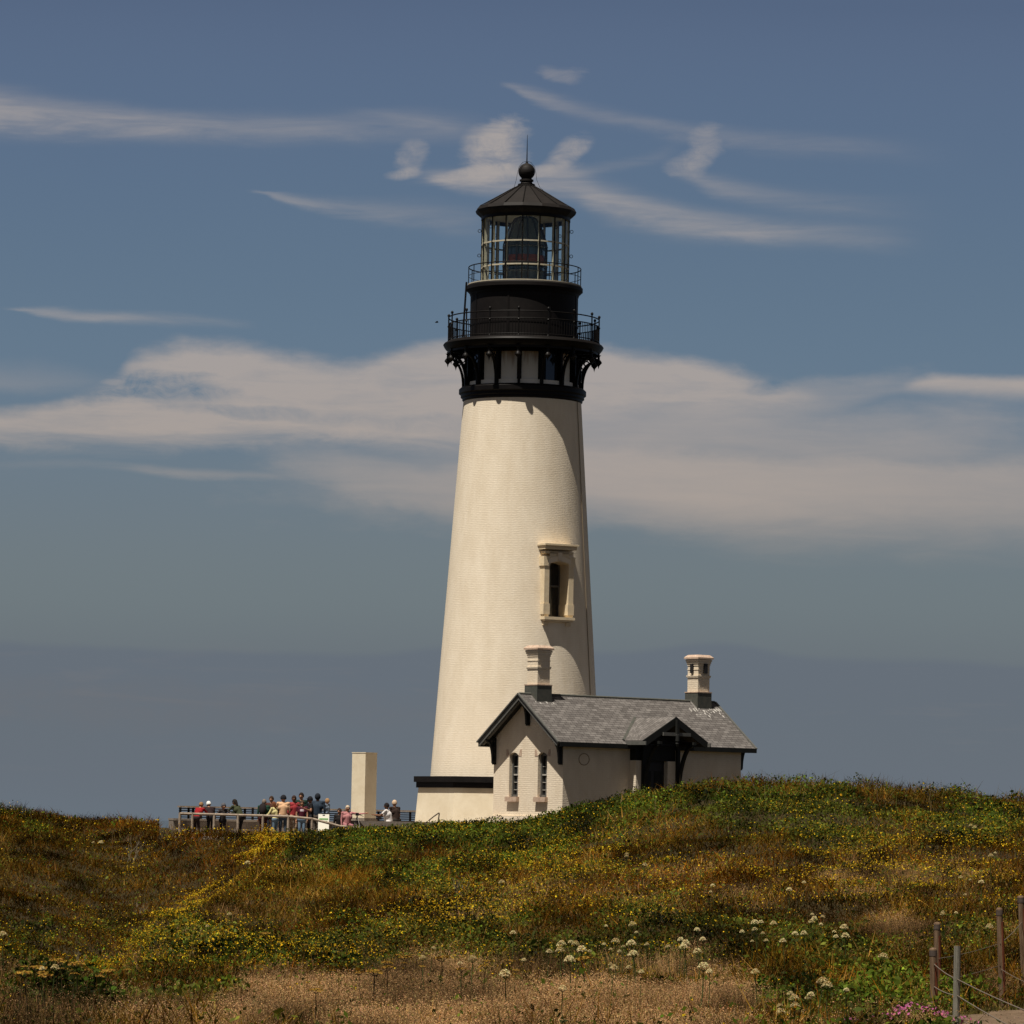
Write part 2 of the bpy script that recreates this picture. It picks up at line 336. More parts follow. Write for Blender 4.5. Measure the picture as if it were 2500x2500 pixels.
M = {}
M['tower'] = brickmat('painted_brick_tower', (0.67, 0.575, 0.44), (0.79, 0.70, 0.565), dirt=(0.55, 0.45, 0.32), strength=0.30)
M['wallbrick'] = brickmat('painted_brick_wall', (0.64, 0.54, 0.41), (0.76, 0.665, 0.53), dirt=(0.48, 0.37, 0.26), strength=0.5, course=0.085)
M['stucco'] = mat('smooth_painted_stucco', (0.62, 0.53, 0.38), 0.8, color2=(0.74, 0.655, 0.50), vscale=1.1, bump=0.15, bscale=9)
M['trimcream'] = mat('cream_painted_stone', (0.62, 0.50, 0.33), 0.8, color2=(0.72, 0.60, 0.42), vscale=5, bump=0.3, bscale=25)
M['pinkstone'] = mat('pinkish_worn_stone', (0.36, 0.245, 0.18), 0.85, color2=(0.52, 0.40, 0.30), vscale=9)
M['black'] = mat('black_painted_iron', (0.0035, 0.003, 0.003), 0.5, color2=(0.007, 0.0055, 0.005), vscale=2.5, spec=0.14)
M['blackmatt'] = mat('weathered_black_iron', (0.0045, 0.0036, 0.0035), 0.65, color2=(0.009, 0.007, 0.0065), vscale=3, spec=0.15)
M['roofiron'] = mat('brown_black_iron_roof', (0.0085, 0.007, 0.0065), 0.65, color2=(0.015, 0.012, 0.011), vscale=2, spec=0.18)
M['panel'] = mat('white_watch_room_panel', (0.70, 0.65, 0.56), 0.7, color2=(0.78, 0.74, 0.66), vscale=2)
M['creamiron'] = mat('cream_painted_iron', (0.38, 0.34, 0.25), 0.6, color2=(0.48, 0.44, 0.34), vscale=6)
M['glass'] = glassmat('lantern_glass')
M['darkglass'] = mat('dark_window_glass', (0.012, 0.014, 0.016), 0.08, spec=0.7)
M['winframe'] = mat('grey_window_frame', (0.10, 0.095, 0.085), 0.6)
M['winbar'] = mat('pale_window_bars', (0.36, 0.34, 0.30), 0.6)
M['trim'] = mat('dark_green_black_trim', (0.010, 0.011, 0.010), 0.6, color2=(0.018, 0.018, 0.016), vscale=3, spec=0.2)
M['trimlight'] = mat('weathered_barge_board', (0.075, 0.075, 0.068), 0.6, color2=(0.11, 0.108, 0.098), vscale=6)
M['shingle'] = shinglemat('grey_shingles')
M['lead'] = mat('dark_lead_flashing', (0.045, 0.05, 0.042), 0.7, color2=(0.085, 0.08, 0.065), vscale=5)
M['whitewash'] = mat('white_droppings', (0.40, 0.38, 0.35), 0.9)
M['concrete'] = mat('weathered_concrete', (0.16, 0.13, 0.105), 0.9, color2=(0.27, 0.225, 0.18), vscale=2.5, bump=0.4, bscale=12)
M['wood'] = mat('weathered_wood', (0.20, 0.15, 0.11), 0.85, color2=(0.36, 0.29, 0.22), vscale=6, bump=0.3)
M['door'] = mat('dark_door', (0.010, 0.009, 0.010), 0.6)
M['rustred'] = mat('rust_stain', (0.20, 0.075, 0.02), 0.9, color2=(0.42, 0.25, 0.12), vscale=6)
# ------------------------------------------------------------------ builders
class MB:
    def __init__(s): s.v = []; s.f = []; s.uv = []; s.sm = []
    def face(s, pts, uvs=None, smooth=False):
        i = len(s.v); s.v += [Vector(p) for p in pts]; s.f.append(tuple(range(i, i + len(pts)))); s.uv.append(uvs); s.sm.append(smooth)
    def quads(s, rows, closed=False, smooth=True, uvs=None):
        """grid of points rows[i][j]"""
        base = len(s.v); n = len(rows[0])
        for r in rows: s.v += [Vector(p) for p in r]
        for i in range(len(rows) - 1):
            for j in range(n if closed else n - 1):
                k = (j + 1) % n
                s.f.append((base + i * n + j, base + i * n + k, base + (i + 1) * n + k, base + (i + 1) * n + j))
                if uvs:
                    u0 = uvs[i][j]; u1 = uvs[i][j + 1]; u2 = uvs[i + 1][j + 1]; u3 = uvs[i + 1][j]
                    s.uv.append([u0, u1, u2, u3])
                else: s.uv.append(None)
                s.sm.append(smooth)
    def box(s, c, d, ax=None):
        """centre, full sizes, axes (3 vectors)"""
        c = Vector(c); X, Y, Z = ax if ax else (Vector((1, 0, 0)), Vector((0, 1, 0)), Vector((0, 0, 1)))
        X = X * (d[0] / 2); Y = Y * (d[1] / 2); Z = Z * (d[2] / 2)
        P = lambda a, b, e: c + X * a + Y * b + Z * e
        W, D, H = d
        for q, (w, h) in (([(-1,-1,-1),(1,-1,-1),(1,-1,1),(-1,-1,1)], (W, H)), ([(1,1,-1),(-1,1,-1),(-1,1,1),(1,1,1)], (W, H)),
                  ([(-1,1,-1),(-1,-1,-1),(-1,-1,1),(-1,1,1)], (D, H)), ([(1,-1,-1),(1,1,-1),(1,1,1),(1,-1,1)], (D, H)),
                  ([(-1,-1,1),(1,-1,1),(1,1,1),(-1,1,1)], (W, D)), ([(-1,1,-1),(1,1,-1),(1,-1,-1),(-1,-1,-1)], (W, D))):
            s.face([P(*t) for t in q], [(0, 0), (w, 0), (w, h), (0, h)])
    def tube(s, a, b, r, r2=None, n=8, caps=True):
        a = Vector(a); b = Vector(b); r2 = r if r2 is None else r2
        t = (b - a).normalized(); x = t.orthogonal().normalized(); y = t.cross(x)
        R = [[a + (x * cos(k * 2 * pi / n) + y * sin(k * 2 * pi / n)) * r for k in range(n)],
             [b + (x * cos(k * 2 * pi / n) + y * sin(k * 2 * pi / n)) * r2 for k in range(n)]]
        s.quads(R, closed=True)
        if caps:
            s.face(R[0][::-1]); s.face(R[1])
    def path(s, pts, r, n=6):
        for a, b in zip(pts[:-1], pts[1:]): s.tube(a, b, r, n=n)
    def lathe(s, c, prof, n=64, off=0.0, smooth=True, a0=0, a1=2 * pi, uvk=False):
        """c = (x, y); prof = [(r, z)...]; flat shading between profile points is kept by doubling them"""
        full = abs(a1 - a0 - 2 * pi) < 1e-6
        A = [a0 + off + (a1 - a0) * k / n for k in range(n + 1)]
        if uvk:
            rows = [[(c[0] + r * sin(a), c[1] - r * cos(a), z) for a in A] for r, z in prof]
            uvs = [[(a * prof[0][0], z) for a in A] for r, z in prof]
            s.quads(rows, uvs=uvs, smooth=smooth); return
        for (r0, z0), (r1, z1) in zip(prof[:-1], prof[1:]):
            if full:
                rows = [[(c[0] + r * sin(a), c[1] - r * cos(a), z) for a in A[:-1]] for r, z in ((r0, z0), (r1, z1))]
                s.quads(rows, closed=True, smooth=smooth)
            else:
                s.quads([[(c[0] + r * sin(a), c[1] - r * cos(a), z) for a in A] for r, z in ((r0, z0), (r1, z1))], smooth=smooth)
    def build(s, name, m, parent=None, loc=None, smooth=None):
        me = bpy.data.meshes.new(name)
        org = Vector((0, 0, 0))
        if parent is not None:
            p = parent
            while p.parent is not None: p = p.parent
            org = p.location.copy()
        elif loc is not None: org = Vector(loc)
        me.from_pydata([tuple(v - org) for v in s.v], [], s.f)
        if any(u is not None for u in s.uv):
            ul = me.uv_layers.new(name='UVMap'); dat = []
            for f, u in zip(s.f, s.uv):
                for k in range(len(f)): dat += list(u[k]) if u else [0, 0]
            ul.data.foreach_set('uv', dat)
        me.polygons.foreach_set('use_smooth', [bool(x) for x in s.sm])
        me.materials.append(m)
        o = bpy.data.objects.new(name, me); col.objects.link(o)
        if parent is not None: o.parent = parent
        else: o.location = org
        return o
def empty(name, loc, label, cat, group=None):
    o = bpy.data.objects.new(name, None); col.objects.link(o); o.location = loc; o.empty_display_size = 0.3
    o['label'] = label; o['category'] = cat
    if group: o['group'] = group
    return o
def tag(o, label=None, cat=None, group=None, kind=None):
    if label: o['label'] = label
    if cat: o['category'] = cat
    if group: o['group'] = group
    if kind: o['kind'] = kind
    return o

# ------------------------------------------------------------------ lighthouse
TY = 185.0
TX = at(1258, 1900, TY).x
TC = (TX, TY)
def axis_px(py): return 1258 + (1900 - py) * 0.0195
def zr(py): return at(axis_px(py), py, TY).z          # height of a frame row on the tower's axis
def rr(px, z): return px * mpp(TY, z)                 # radius from half width in frame units
def R_(px, py): return rr(px, zr(py))
def pt(a, r, z): a = radians(a); return Vector((TX + r * sin(a), TY - r * cos(a), z))
lh = empty('lighthouse', (TX, TY, 0), 'tall white brick lighthouse tower with black iron gallery, watch room and glass lantern on top', 'lighthouse')
A0 = -4.0
zb = -0.05
# plinth: eight sides
def octa(r, z, off=-38): return [pt(off + 45 * k, r, z) for k in range(8)]
b = MB()
o1 = octa(R_(246, 2006), -0.4); o2 = octa(R_(237, 1927), zr(1926))
for k in range(8):
    w = (o1[k] - o1[(k + 1) % 8]).length
    b.face([o1[k], o1[(k + 1) % 8], o2[(k + 1) % 8], o2[k]], [(0, 0), (w, 0), (w, 4), (0, 4)])
pl = b.build('plinth', M['stucco'], lh)
b = MB()
for r, za, zc in ((243, 1927.5, 1914), (249, 1914, 1900)):
    q1 = octa(R_(r, 1910), zr(za)); q2 = octa(R_(r, 1910), zr(zc))
    for k in range(8): b.face([q1[k], q1[(k + 1) % 8], q2[(k + 1) % 8], q2[k]])
    b.face(q2); b.face(q1[::-1])
b.build('plinth_ledge', M['blackmatt'], lh)
# brick shaft
zs0, zs1 = zr(1901), zr(983)
rs0, rs1 = R_(207.5, 1901), R_(144, 983)
WAZ = 30.6                                            # azimuth of the tall window
zw = zr(1448)
def shaft_r(z): return rs0 + (rs1 - rs0) * (z - zs0) / (zs1 - zs0)
# shaft built as a lathe with a hole behind the window opening
b = MB(); n = 256; rowsz = [zs0, zr(1513) , zr(1381), zs1]
hw = 0.49
zsil, zhead = zr(1514), zr(1380)
ha = math.degrees(hw / shaft_r((zsil + zhead) / 2))
def seg(z0, z1, a0, a1, m):
    rows = [[pt(a0 + (a1 - a0) * k / m, shaft_r(z), z) for k in range(m + 1)] for z in (z0, z1)]
    uvs = [[(radians(a0 + (a1 - a0) * k / m) * 3.1, z) for k in range(m + 1)] for z in (z0, z1)]
    b.quads(rows, uvs=uvs)
seg(zs0, zsil, WAZ + ha, WAZ + ha + 360, n); seg(zhead, zs1, WAZ + ha, WAZ + ha + 360, n)
seg(zsil, zhead, WAZ + ha, WAZ + 360 - ha, n)
b.build('shaft', M['tower'], lh)
# thin conduit up the shaded side
b = MB(); ca = 66
b.path([pt(ca, shaft_r(z) + 0.03, z) for z in (zs0, (zs0 + zs1) / 2, zs1)], 0.016)
b.build('conduit', mat('stained_conduit', (0.24, 0.19, 0.13), 0.9, spec=0.1), lh)
# tall window with a projecting surround
wn = radians(WAZ); WX = Vector((cos(wn), sin(wn), 0)); WO = Vector((sin(wn), -cos(wn), 0)); WZ = Vector((0, 0, 1))
def wp(x, out, z): return Vector((TX, TY, 0)) + WX * x + WO * out + WZ * z
rface = shaft_r(zr(1520)) + 0.13                       # front plane of the surround
AX = (WX, WO, WZ)
b = MB()
zc0, zc1 = zr(1512), zr(1374)
dep = 0.80
for sx in (-1, 1):
    b.box(wp(sx * 0.60, rface - dep / 2, (zsil + zr(1388.5)) / 2), (0.24, dep, zr(1388.5) - zsil), AX)
    b.box(wp(sx * 0.60, rface - dep / 2 + 0.02, zr(1494)), (0.31, dep, zr(1485) - zr(1511)), AX)
    b.box(wp(sx * 0.62, rface - dep / 2 + 0.025, zr(1379)), (0.30, dep, zr(1366) - zr(1389)), AX)
# arched head
N = 14; zsp = zr(1386); rise = 0.11
for k in range(N):
    x0 = -0.48 + 0.96 * k / N; x1 = -0.48 + 0.96 * (k + 1) / N
    za = zsp + rise * (1 - (x0 / 0.48) ** 2); zb_ = zsp + rise * (1 - (x1 / 0.48) ** 2)
    ztop = zr(1356)
    b.face([wp(x0, rface, za), wp(x1, rface, zb_), wp(x1, rface, ztop), wp(x0, rface, ztop)])
    b.face([wp(x0, rface, za), wp(x0, rface - dep, za), wp(x1, rface - dep, zb_), wp(x1, rface, zb_)])
b.box(wp(0, rface - 0.4, zr(1358)), (1.40, 0.80, 0.10), AX)
w1 = b.build('window', M['trimcream'], lh)
b = MB()
for k in range(N):                                     # raised arch ring, split by the keystone
    x0 = -0.56 + 1.12 * k / N; x1 = -0.56 + 1.12 * (k + 1) / N
    if abs((x0 + x1) / 2) < 0.09: continue
    f = lambda x, e: zsp + e + (rise + 0.02) * (1 - (x / 0.56) ** 2)
    b.face([wp(x0, rface + 0.04, f(x0, 0)), wp(x1, rface + 0.04, f(x1, 0)), wp(x1, rface + 0.04, f(x1, 0.20)), wp(x0, rface + 0.04, f(x0, 0.20))])
    b.face([wp(x0, rface + 0.04, f(x0, 0)), wp(x0, rface, f(x0, 0)), wp(x1, rface, f(x1, 0)), wp(x1, rface + 0.04, f(x1, 0))])
    b.face([wp(x0, rface + 0.04, f(x0, 0.2)), wp(x1, rface + 0.04, f(x1, 0.2)), wp(x1, rface, f(x1, 0.2)), wp(x0, rface, f(x0, 0.2))])
b.box(wp(0, rface + 0.035, zsp + 0.33), (0.19, 0.09, 0.34), AX)
b.build('arch_stones', M['wallbrick'], w1)
b = MB()
b.box(wp(0, rface - 0.30, zr(1346)), (1.56, 0.86, 0.16), AX)
b.box(wp(0, rface - 0.27, zr(1339.5)), (1.66, 0.98, 0.075), AX)
b.build('hood', M['trimcream'], w1)
b = MB()
b.box(wp(0, rface - 0.28, zr(1516)), (1.50, 0.80, 0.12), AX)
b.box(wp(0, rface - 0.32, zr(1521.5)), (1.38, 0.74, 0.08), AX)
for sx in (-1, 1):
    b.box(wp(sx * 0.56, rface - 0.40, zr(1529)), (0.24, 0.60, 0.15), AX)
    b.box(wp(sx * 0.56, rface - 0.46, zr(1538)), (0.20, 0.52, 0.13), AX)
b.build('sill', M['trimcream'], w1)
b = MB(); b.box(wp(0, rface - dep + 0.02, (zsil + zhead) / 2), (1.3, 0.03, zhead - zsil + 0.3), AX); b.build('pane', M['darkglass'], w1)
b = MB()
for zz in (0.5,): b.box(wp(0, rface - dep + 0.06, zsil + (zhead - zsil) * 0.58), (0.96, 0.06, 0.07), AX)
for x in (-0.45, 0, 0.45): b.box(wp(x, rface - dep + 0.055, (zsil + zhead) / 2), (0.05, 0.05, zhead - zsil), AX)
b.build('frame', M['winframe'], w1)

# black cornice band at the head of the shaft
def prof(lst): return [(R_(r, y), zr(y)) for r, y in lst]
b = MB(); b.lathe(TC, prof([(143, 985), (147, 981), (147, 976.5), (151, 974), (151, 968), (155.5, 965), (155.5, 955), (150, 950), (133, 948)]), 96)
b.build('cornice', M['black'], lh)
b = MB(); b.lathe(TC, prof([(137, 954), (137, 939)]), 96); b.build('sill_band', M['panel'], lh)
# watch room: sixteen bays, black pilasters, white panels, dark windows
wr = MB()
rp = R_(130, 900); zA, zB = zr(949), zr(862)
for k in range(16):
    a = A0 + 22.5 * k
    wr.face([pt(a, rp, zA), pt(a + 22.5, rp, zA), pt(a + 22.5, rp, zB), pt(a, rp, zB)], [(0, 0), (1, 0), (1, 1), (0, 1)])
# panel with rust runs from its head
pm = bpy.data.materials.new('rust_streaked_white_panel'); pm.use_nodes = True
_N = pm.node_tree.nodes; _K = pm.node_tree.links; _b = _N['Principled BSDF']; _b.inputs['Roughness'].default_value = 0.7
_u = _N.new('ShaderNodeUVMap'); _u.uv_map = 'UVMap'; _s = _N.new('ShaderNodeSeparateXYZ'); _K.new(_u.outputs[0], _s.inputs[0])
_t = _N.new('ShaderNodeTexCoord'); _m = _N.new('ShaderNodeMapping'); _m.inputs['Scale'].default_value = (9, 9, 0.8); _K.new(_t.outputs['Object'], _m.inputs[0])
_n = _N.new('ShaderNodeTexNoise'); _n.inputs['Scale'].default_value = 1.3; _n.inputs['Detail'].default_value = 5; _K.new(_m.outputs[0], _n.inputs['Vector'])
_a = _N.new('ShaderNodeMath'); _a.operation = 'ADD'; _K.new(_n.outputs['Fac'], _a.inputs[0]); _K.new(_s.outputs[1], _a.inputs[1])
_r = _N.new('ShaderNodeMapRange'); _r.inputs[1].default_value = 1.05; _r.inputs[2].default_value = 1.6; _K.new(_a.outputs[0], _r.inputs[0])
_x = _N.new('ShaderNodeMixRGB'); _x.inputs[1].default_value = (0.82, 0.77, 0.68, 1); _x.inputs[2].default_value = (0.30, 0.14, 0.04, 1)
_K.new(_r.outputs[0], _x.inputs[0]); _K.new(_x.outputs[0], _b.inputs['Base Color'])
wroom = wr.build('watch_room', pm, lh)
for k in range(16):
    b = MB()
    a = A0 + 22.5 * k; ar = radians(a)
    X = Vector((cos(ar), sin(ar), 0)); O = Vector((sin(ar), -cos(ar), 0))
    b.box(pt(a, rp - 0.02, (zA + zB) / 2), (0.19, 0.2, zB - zA), (X, O, Vector((0, 0, 1))))
    b.build('pilaster', M['black'], wroom)
b = MB(); b.lathe(TC, prof([(133, 871), (133, 862)]), 96); b.build('head_band', M['black'], wroom)
b = MB(); b.lathe(TC, prof([(134, 949), (134, 944), (130, 944)]), 96); b.build('foot_band', M['black'], wroom)
for k in (1, 5, 9, 13):
    a = A0 + 22.5 * k + 11.25; ar = radians(a); X = Vector((cos(ar), sin(ar), 0)); O = Vector((sin(ar), -cos(ar), 0)); Z = Vector((0, 0, 1))
    b = MB(); b.box(pt(a, rp - 0.02, (zA + zB) / 2), (0.80, 0.06, zB - zA), (X, O, Z)); f = b.build('window', M['black'], lh)
    b = MB(); b.box(pt(a, rp + 0.02, zr(908)), (0.42, 0.02, zr(874) - zr(940)), (X, O, Z)); b.build('pane', M['darkglass'], f)
# lower gallery
b = MB()
b.lathe(TC, prof([(128, 860), (176, 860), (180, 864), (184, 867), (184, 862), (189, 858), (193, 853), (196, 847), (193, 843), (186, 839), (128, 839)]), 128)
gal = b.build('gallery', M['black'], lh)
tag(gal, 'wide lower black iron gallery on curved brackets')
for k in range(16):
    a = A0 + 22.5 * k; ar = radians(a); O = Vector((sin(ar), -cos(ar), 0)); X = Vector((cos(ar), sin(ar), 0)); Z = Vector((0, 0, 1))
    b = MB()
    # curved lower chord as a thick plate ribbon, inner post, spokes
    r0, r1 = R_(140, 900), R_(184, 880); z0, z1 = zr(948), zr(874)
    P = []
    for i in range(13):
        t = i / 12 * pi / 2
        P.append((r0 + 0.10 + (r1 - r0 - 0.1) * (1 - cos(t)), z0 + (z1 - z0 - 0.05) * sin(t) ** 0.9))
    for (ra, za), (rb_, zb2) in zip(P[:-1], P[1:]):
        b.box((pt(a, ra, za) + pt(a, rb_, zb2)) / 2, (0.10, 0.11, (Vector((rb_ - ra, zb2 - za)).length + 0.05)),
              (X, (Z.cross(X) if False else (O * (zb2 - za) - Z * (rb_ - ra)).normalized()), (O * (rb_ - ra) + Z * (zb2 - za)).normalized()))
    b.box(pt(a, r0 - 0.02, (z0 + zr(862)) / 2), (0.11, 0.14, zr(862) - z0), (X, O, Z))
    b.box(pt(a, (r0 + r1) / 2, zr(866)), (0.12, r1 - r0 + 0.1, 0.16), (X, O, Z))
    m3 = P[6]
    cc = pt(a, r0 + 0.27, zr(887))
    ring = [cc + O * 0.11 * cos(t * pi / 4) + Z * 0.11 * sin(t * pi / 4) for t in range(9)]
    b.path(ring, 0.028, 5)
    b.tube(cc + O * 0.1, pt(a, m3[0], m3[1]), 0.03, n=5); b.tube(cc + Z * 0.1, pt(a, r0 + 0.4, zr(868)), 0.03, n=5)
    b.build('bracket', M['black'], gal)
    b = MB()
    zt = zr(866); c = pt(a, R_(184.5, 870), 0)
    b.lathe((c.x, c.y), [(0.0, zt - 0.60), (0.035, zt - 0.46), (0.10, zt - 0.38), (0.145, zt - 0.33), (0.13, zt - 0.28), (0.09, zt - 0.22), (0.055, zt - 0.19), (0.05, zt - 0.05), (0.11, zt)], 12)
    b.build('pendant', M['black'], gal)
zt = zr(839); zrail = zr(780); zmid = zr(797); rrl = R_(184, 800)
b = MB()
def ringtube(b, r, z, t, n=96, m=6):
    rows = [[Vector((TX + (r + t * cos(q)) * sin(a), TY - (r + t * cos(q)) * cos(a), z + t * sin(q))) for q in [2 * pi * j / m for j in range(m)]] for a in [2 * pi * i / n for i in range(n + 1)]]
    b.quads(rows, closed=True)
ringtube(b, rrl, zrail, 0.028); ringtube(b, rrl, zmid, 0.024); ringtube(b, rrl, zt + 0.08, 0.024)
for k in range(16):
    a = A0 + 22.5 * k; c = pt(a, rrl, 0)
    b.lathe((c.x, c.y), [(0.06, zt), (0.03, zt + 0.08), (0.03, zmid - 0.1), (0.06, zmid - 0.05), (0.03, zmid), (0.03, zrail + 0.03), (0.028, zrail + 0.06), (0.06, zrail + 0.10), (0.058, zrail + 0.15), (0.03, zrail + 0.19), (0, zrail + 0.2)], 8)
for k in range(16 * 10):
    a = A0 + 22.5 * k / 10
    if k % 10: b.tube(pt(a, rrl, zt), pt(a, rrl, zmid), 0.020, n=4, caps=False)
b.build('railing', M['black'], gal)
# drum above the gallery
b = MB()
b.lathe(TC, prof([(134, 840), (134, 833), (131.5, 832), (131.5, 727), (133, 724), (134, 720), (138, 716), (142.5, 712), (142.5, 704), (140, 701), (137, 699), (100, 699)]), 128)
drum = b.build('drum', M['blackmatt'], lh)
b = MB()
for k in range(8):
    a = -62 + 45 * k; ar = radians(a); X = Vector((cos(ar), sin(ar), 0)); O = Vector((sin(ar), -cos(ar), 0))
    b.box(pt(a, R_(131.8, 780), (zr(832) + zr(722)) / 2), (0.07, 0.03, zr(722) - zr(832)), (X, O, Vector((0, 0, 1))))
b.lathe(TC, prof([(132.4, 800), (132.4, 796)]), 128)
b.build('seams', M['black'], drum)
b = MB(); b.lathe(TC, prof([(139, 700.5), (139, 697.8), (100, 697.8)]), 96); b.build('deck_edge', M['creamiron'], drum)
# upper gallery rail
b = MB(); zt2 = zr(699); zr2 = zr(656); r2 = R_(137, 670)
ringtube(b, r2, zr2, 0.024); ringtube(b, r2, (zt2 + zr2) / 2 + 0.0, 0.013)
for k in range(16): b.tube(pt(A0 + 7 + 22.5 * k, r2, zt2 - 0.05), pt(A0 + 7 + 22.5 * k, r2, zr2), 0.020, n=6)
b.build('upper_railing', M['black'], lh)
# ladder from the gallery to the upper deck, at the left
b = MB(); la = -83
for da in (-1.2, 2.2):
    b.tube(pt(la + da, R_(150, 830), zr(836)), pt(la + da, R_(143, 700), zr(694)), 0.035, n=6)
for i in range(9):
    t = (i + 0.5) / 9; r = R_(150, 830) * (1 - t) + R_(143, 700) * t; z = zr(836) * (1 - t) + zr(694) * t
    b.tube(pt(la - 1.2, r, z), pt(la + 2.2, r, z), 0.02, n=5)
b.build('ladder', M['black'], lh)
# lantern room
zL0, zL1 = zr(697), zr(531); rl = R_(107, 610)
lan = MB(); lan.lathe(TC, [(rl - 0.07, zL0), (rl - 0.07, zL0 + 0.06)], 64); lan = lan.build('lantern_room', M['creamiron'], lh)
for k in range(16):
    a = A0 + 22.5 * k; ar = radians(a); X = Vector((cos(ar), sin(ar), 0)); O = Vector((sin(ar), -cos(ar), 0)); Z = Vector((0, 0, 1))
    b = MB(); b.box(pt(a, rl - 0.08, (zL0 + zL1) / 2), (0.04, 0.13, zL1 - zL0), (X, O, Z)); 
    m1 = b.build('mullion', M['creamiron'], lan)
    if k % 2 == 0:
        for y in (565, 625):
            b = MB(); cz = zr(y); b.path([pt(a, rl + 0.10 + 0.07 * cos(t * pi / 4), cz + 0.07 * sin(t * pi / 4)) for t in range(9)], 0.013, 5)
            b.build('ring_handle', M['black'], lan)
b = MB()
for k in range(16):
    a = A0 + 22.5 * k; ar = radians(a); X = Vector((cos(ar), sin(ar), 0)); O = Vector((sin(ar), -cos(ar), 0))
    b.box(pt(a, rl + 0.005, (zL0 + zL1) / 2), (0.055, 0.035, zL1 - zL0), (X, O, Vector((0, 0, 1))))
b.build('glazing_bead', M['black'], lan)
for y in (600, 657): 
    b = MB(); z = zr(y); b.lathe(TC, [(rl - 0.06, z - 0.03), (rl + 0.012, z - 0.03), (rl + 0.012, z + 0.03), (rl - 0.06, z + 0.03)], 16, off=radians(A0))
    b.build('glazing_ring', M['creamiron'], lan)
b = MB()
for k in range(16):
    a = A0 + 22.5 * k
    b.face([pt(a, rl - 0.02, zL0), pt(a + 22.5, rl - 0.02, zL0), pt(a + 22.5, rl - 0.02, zL1), pt(a, rl - 0.02, zL1)])
b.build('glass', M['glass'], lan)
b = MB(); b.lathe(TC, [(rl - 0.03, zL0 + 0.02), (0.0, zL0 + 0.02)], 32); b.build('lantern_floor', M['blackmatt'], lan)
# roof
b = MB()
b.lathe(TC, prof([(21, 456), (40, 466), (80, 489.5), (116, 511), (119, 510), (123.5, 518), (121, 524), (110, 533), (107, 536), (104, 536)]), 16, off=radians(A0), smooth=False)
roof = b.build('lantern_roof', M['roofiron'], lh)
b = MB()
for k in range(16):
    a = A0 + 22.5 * k
    P = [pt(a, R_(r, y) + 0.0, zr(y) + 0.02) for r, y in ((21, 456), (40, 466), (80, 489.5), (118, 511))]
    b.path(P, 0.022, 5)
b.build('seam', M['black'], roof)
b = MB(); b.lathe(TC, prof([(109, 541), (109, 526), (117, 519)]), 64); b.build('fascia', M['black'], roof)
b = MB(); b.lathe(TC, prof([(106, 531.5), (70, 524), (30, 516), (0, 512)]), 32); b.build('ceiling', M['panel'], roof)
b = MB()
b.lathe(TC, prof([(0, 450), (21, 450)]), 32)
pr = [(22, 458), (22, 452.5), (18, 451), (14.5, 447), (13.5, 444), (17, 443), (17, 439), (13, 438), (13, 436)]
b.lathe(TC, prof(pr), 32)
zc = zr(419); rb = R_(20.5, 419)
b.lathe(TC, [(rb * sin(t), zc - rb * cos(t)) for t in [pi * i / 16 for i in range(2, 16)]] + [(0.06, zr(397.5)), (0.03, zr(395)), (0, zr(394))], 32)
ball = b.build('ventilator_ball', M['roofiron'], roof)
b = MB(); b.tube((TX, TY, zr(397)), (TX, TY, zr(329)), 0.028, 0.008, n=6); b.lathe(TC, [(0.03, zr(397)), (0.07, zr(396)), (0.03, zr(395))], 8); b.build('lightning_rod', M['blackmatt'], roof)
b = MB()
for s_, e in ((-1, 0), (1, 3)):
    b.path([Vector((TX + s_ * x * mpp(TY, 28), TY - 0.3, zr(y))) for x, y in ((1, 396), (10, 399), (19, 410), (22.5, 425), (25, 442), (30 + e, 460), (38 + e, 466))], 0.010, 4)
b.build('cable', M['black'], roof)
# lens: a beehive of glass prisms in brass frames, dark pedestal
lens_o = MB()
lp = [(54, 697), (54, 680), (55, 655), (55, 600), (48, 575), (38, 550), (27, 535), (14, 530), (0, 530)]
lens_o.lathe(TC, [(R_(r * 0.86, y), zr(y)) for r, y in lp], 24)
lmat = mat('dark_prism_glass', (0.020, 0.032, 0.030), 0.12, color2=(0.05, 0.065, 0.058), vscale=3, spec=0.8)
lens = lens_o.build('lens', lmat, lh)
def lr(y):
    for (r0, y0), (r1, y1) in zip(lp[:-1], lp[1:]):
        if y1 <= y <= y0 and y0 != y1: return r0 + (r1 - r0) * (y - y0) / (y1 - y0)
    return 50
b = MB()
for i in range(26):
    y = 537 + i * 2.7
    b.lathe(TC, [(R_(lr(y) * 0.87, y), zr(y + 1.0)), (R_(lr(y) * 0.93, y), zr(y)), (R_(lr(y) * 0.87, y), zr(y - 0.5))], 32)
pgm = mat('pale_prism_glass', (0.50, 0.53, 0.50), 0.15, spec=0.9); b.build('prism_rings', pgm, lens); b = MB()
for i in range(12):
    y = 664 + i * 2.7
    b.lathe(TC, [(R_(lr(y) * 0.87, y), zr(y + 1.0)), (R_(lr(y) * 0.93, y), zr(y)), (R_(lr(y) * 0.87, y), zr(y - 0.5))], 32)
b.build('prism_rings', pgm, lens)
b = MB()
for k in range(12):
    a = 7 + 30 * k
    P = [pt(a, R_(r * 0.97, y), zr(y)) for r, y in lp[:-1]]
    b.path(P, 0.035, 5)
for y in (697, 652, 604): ringtube(b, R_(54, y), zr(y), 0.035, 32)
b.build('lens_frame', mat('dark_bronze', (0.035, 0.028, 0.02), 0.5), lens)
b = MB(); b.lathe(TC, [(R_(49, 636), zr(646)), (R_(51, 636), zr(636)), (R_(49, 636), zr(626))], 32)
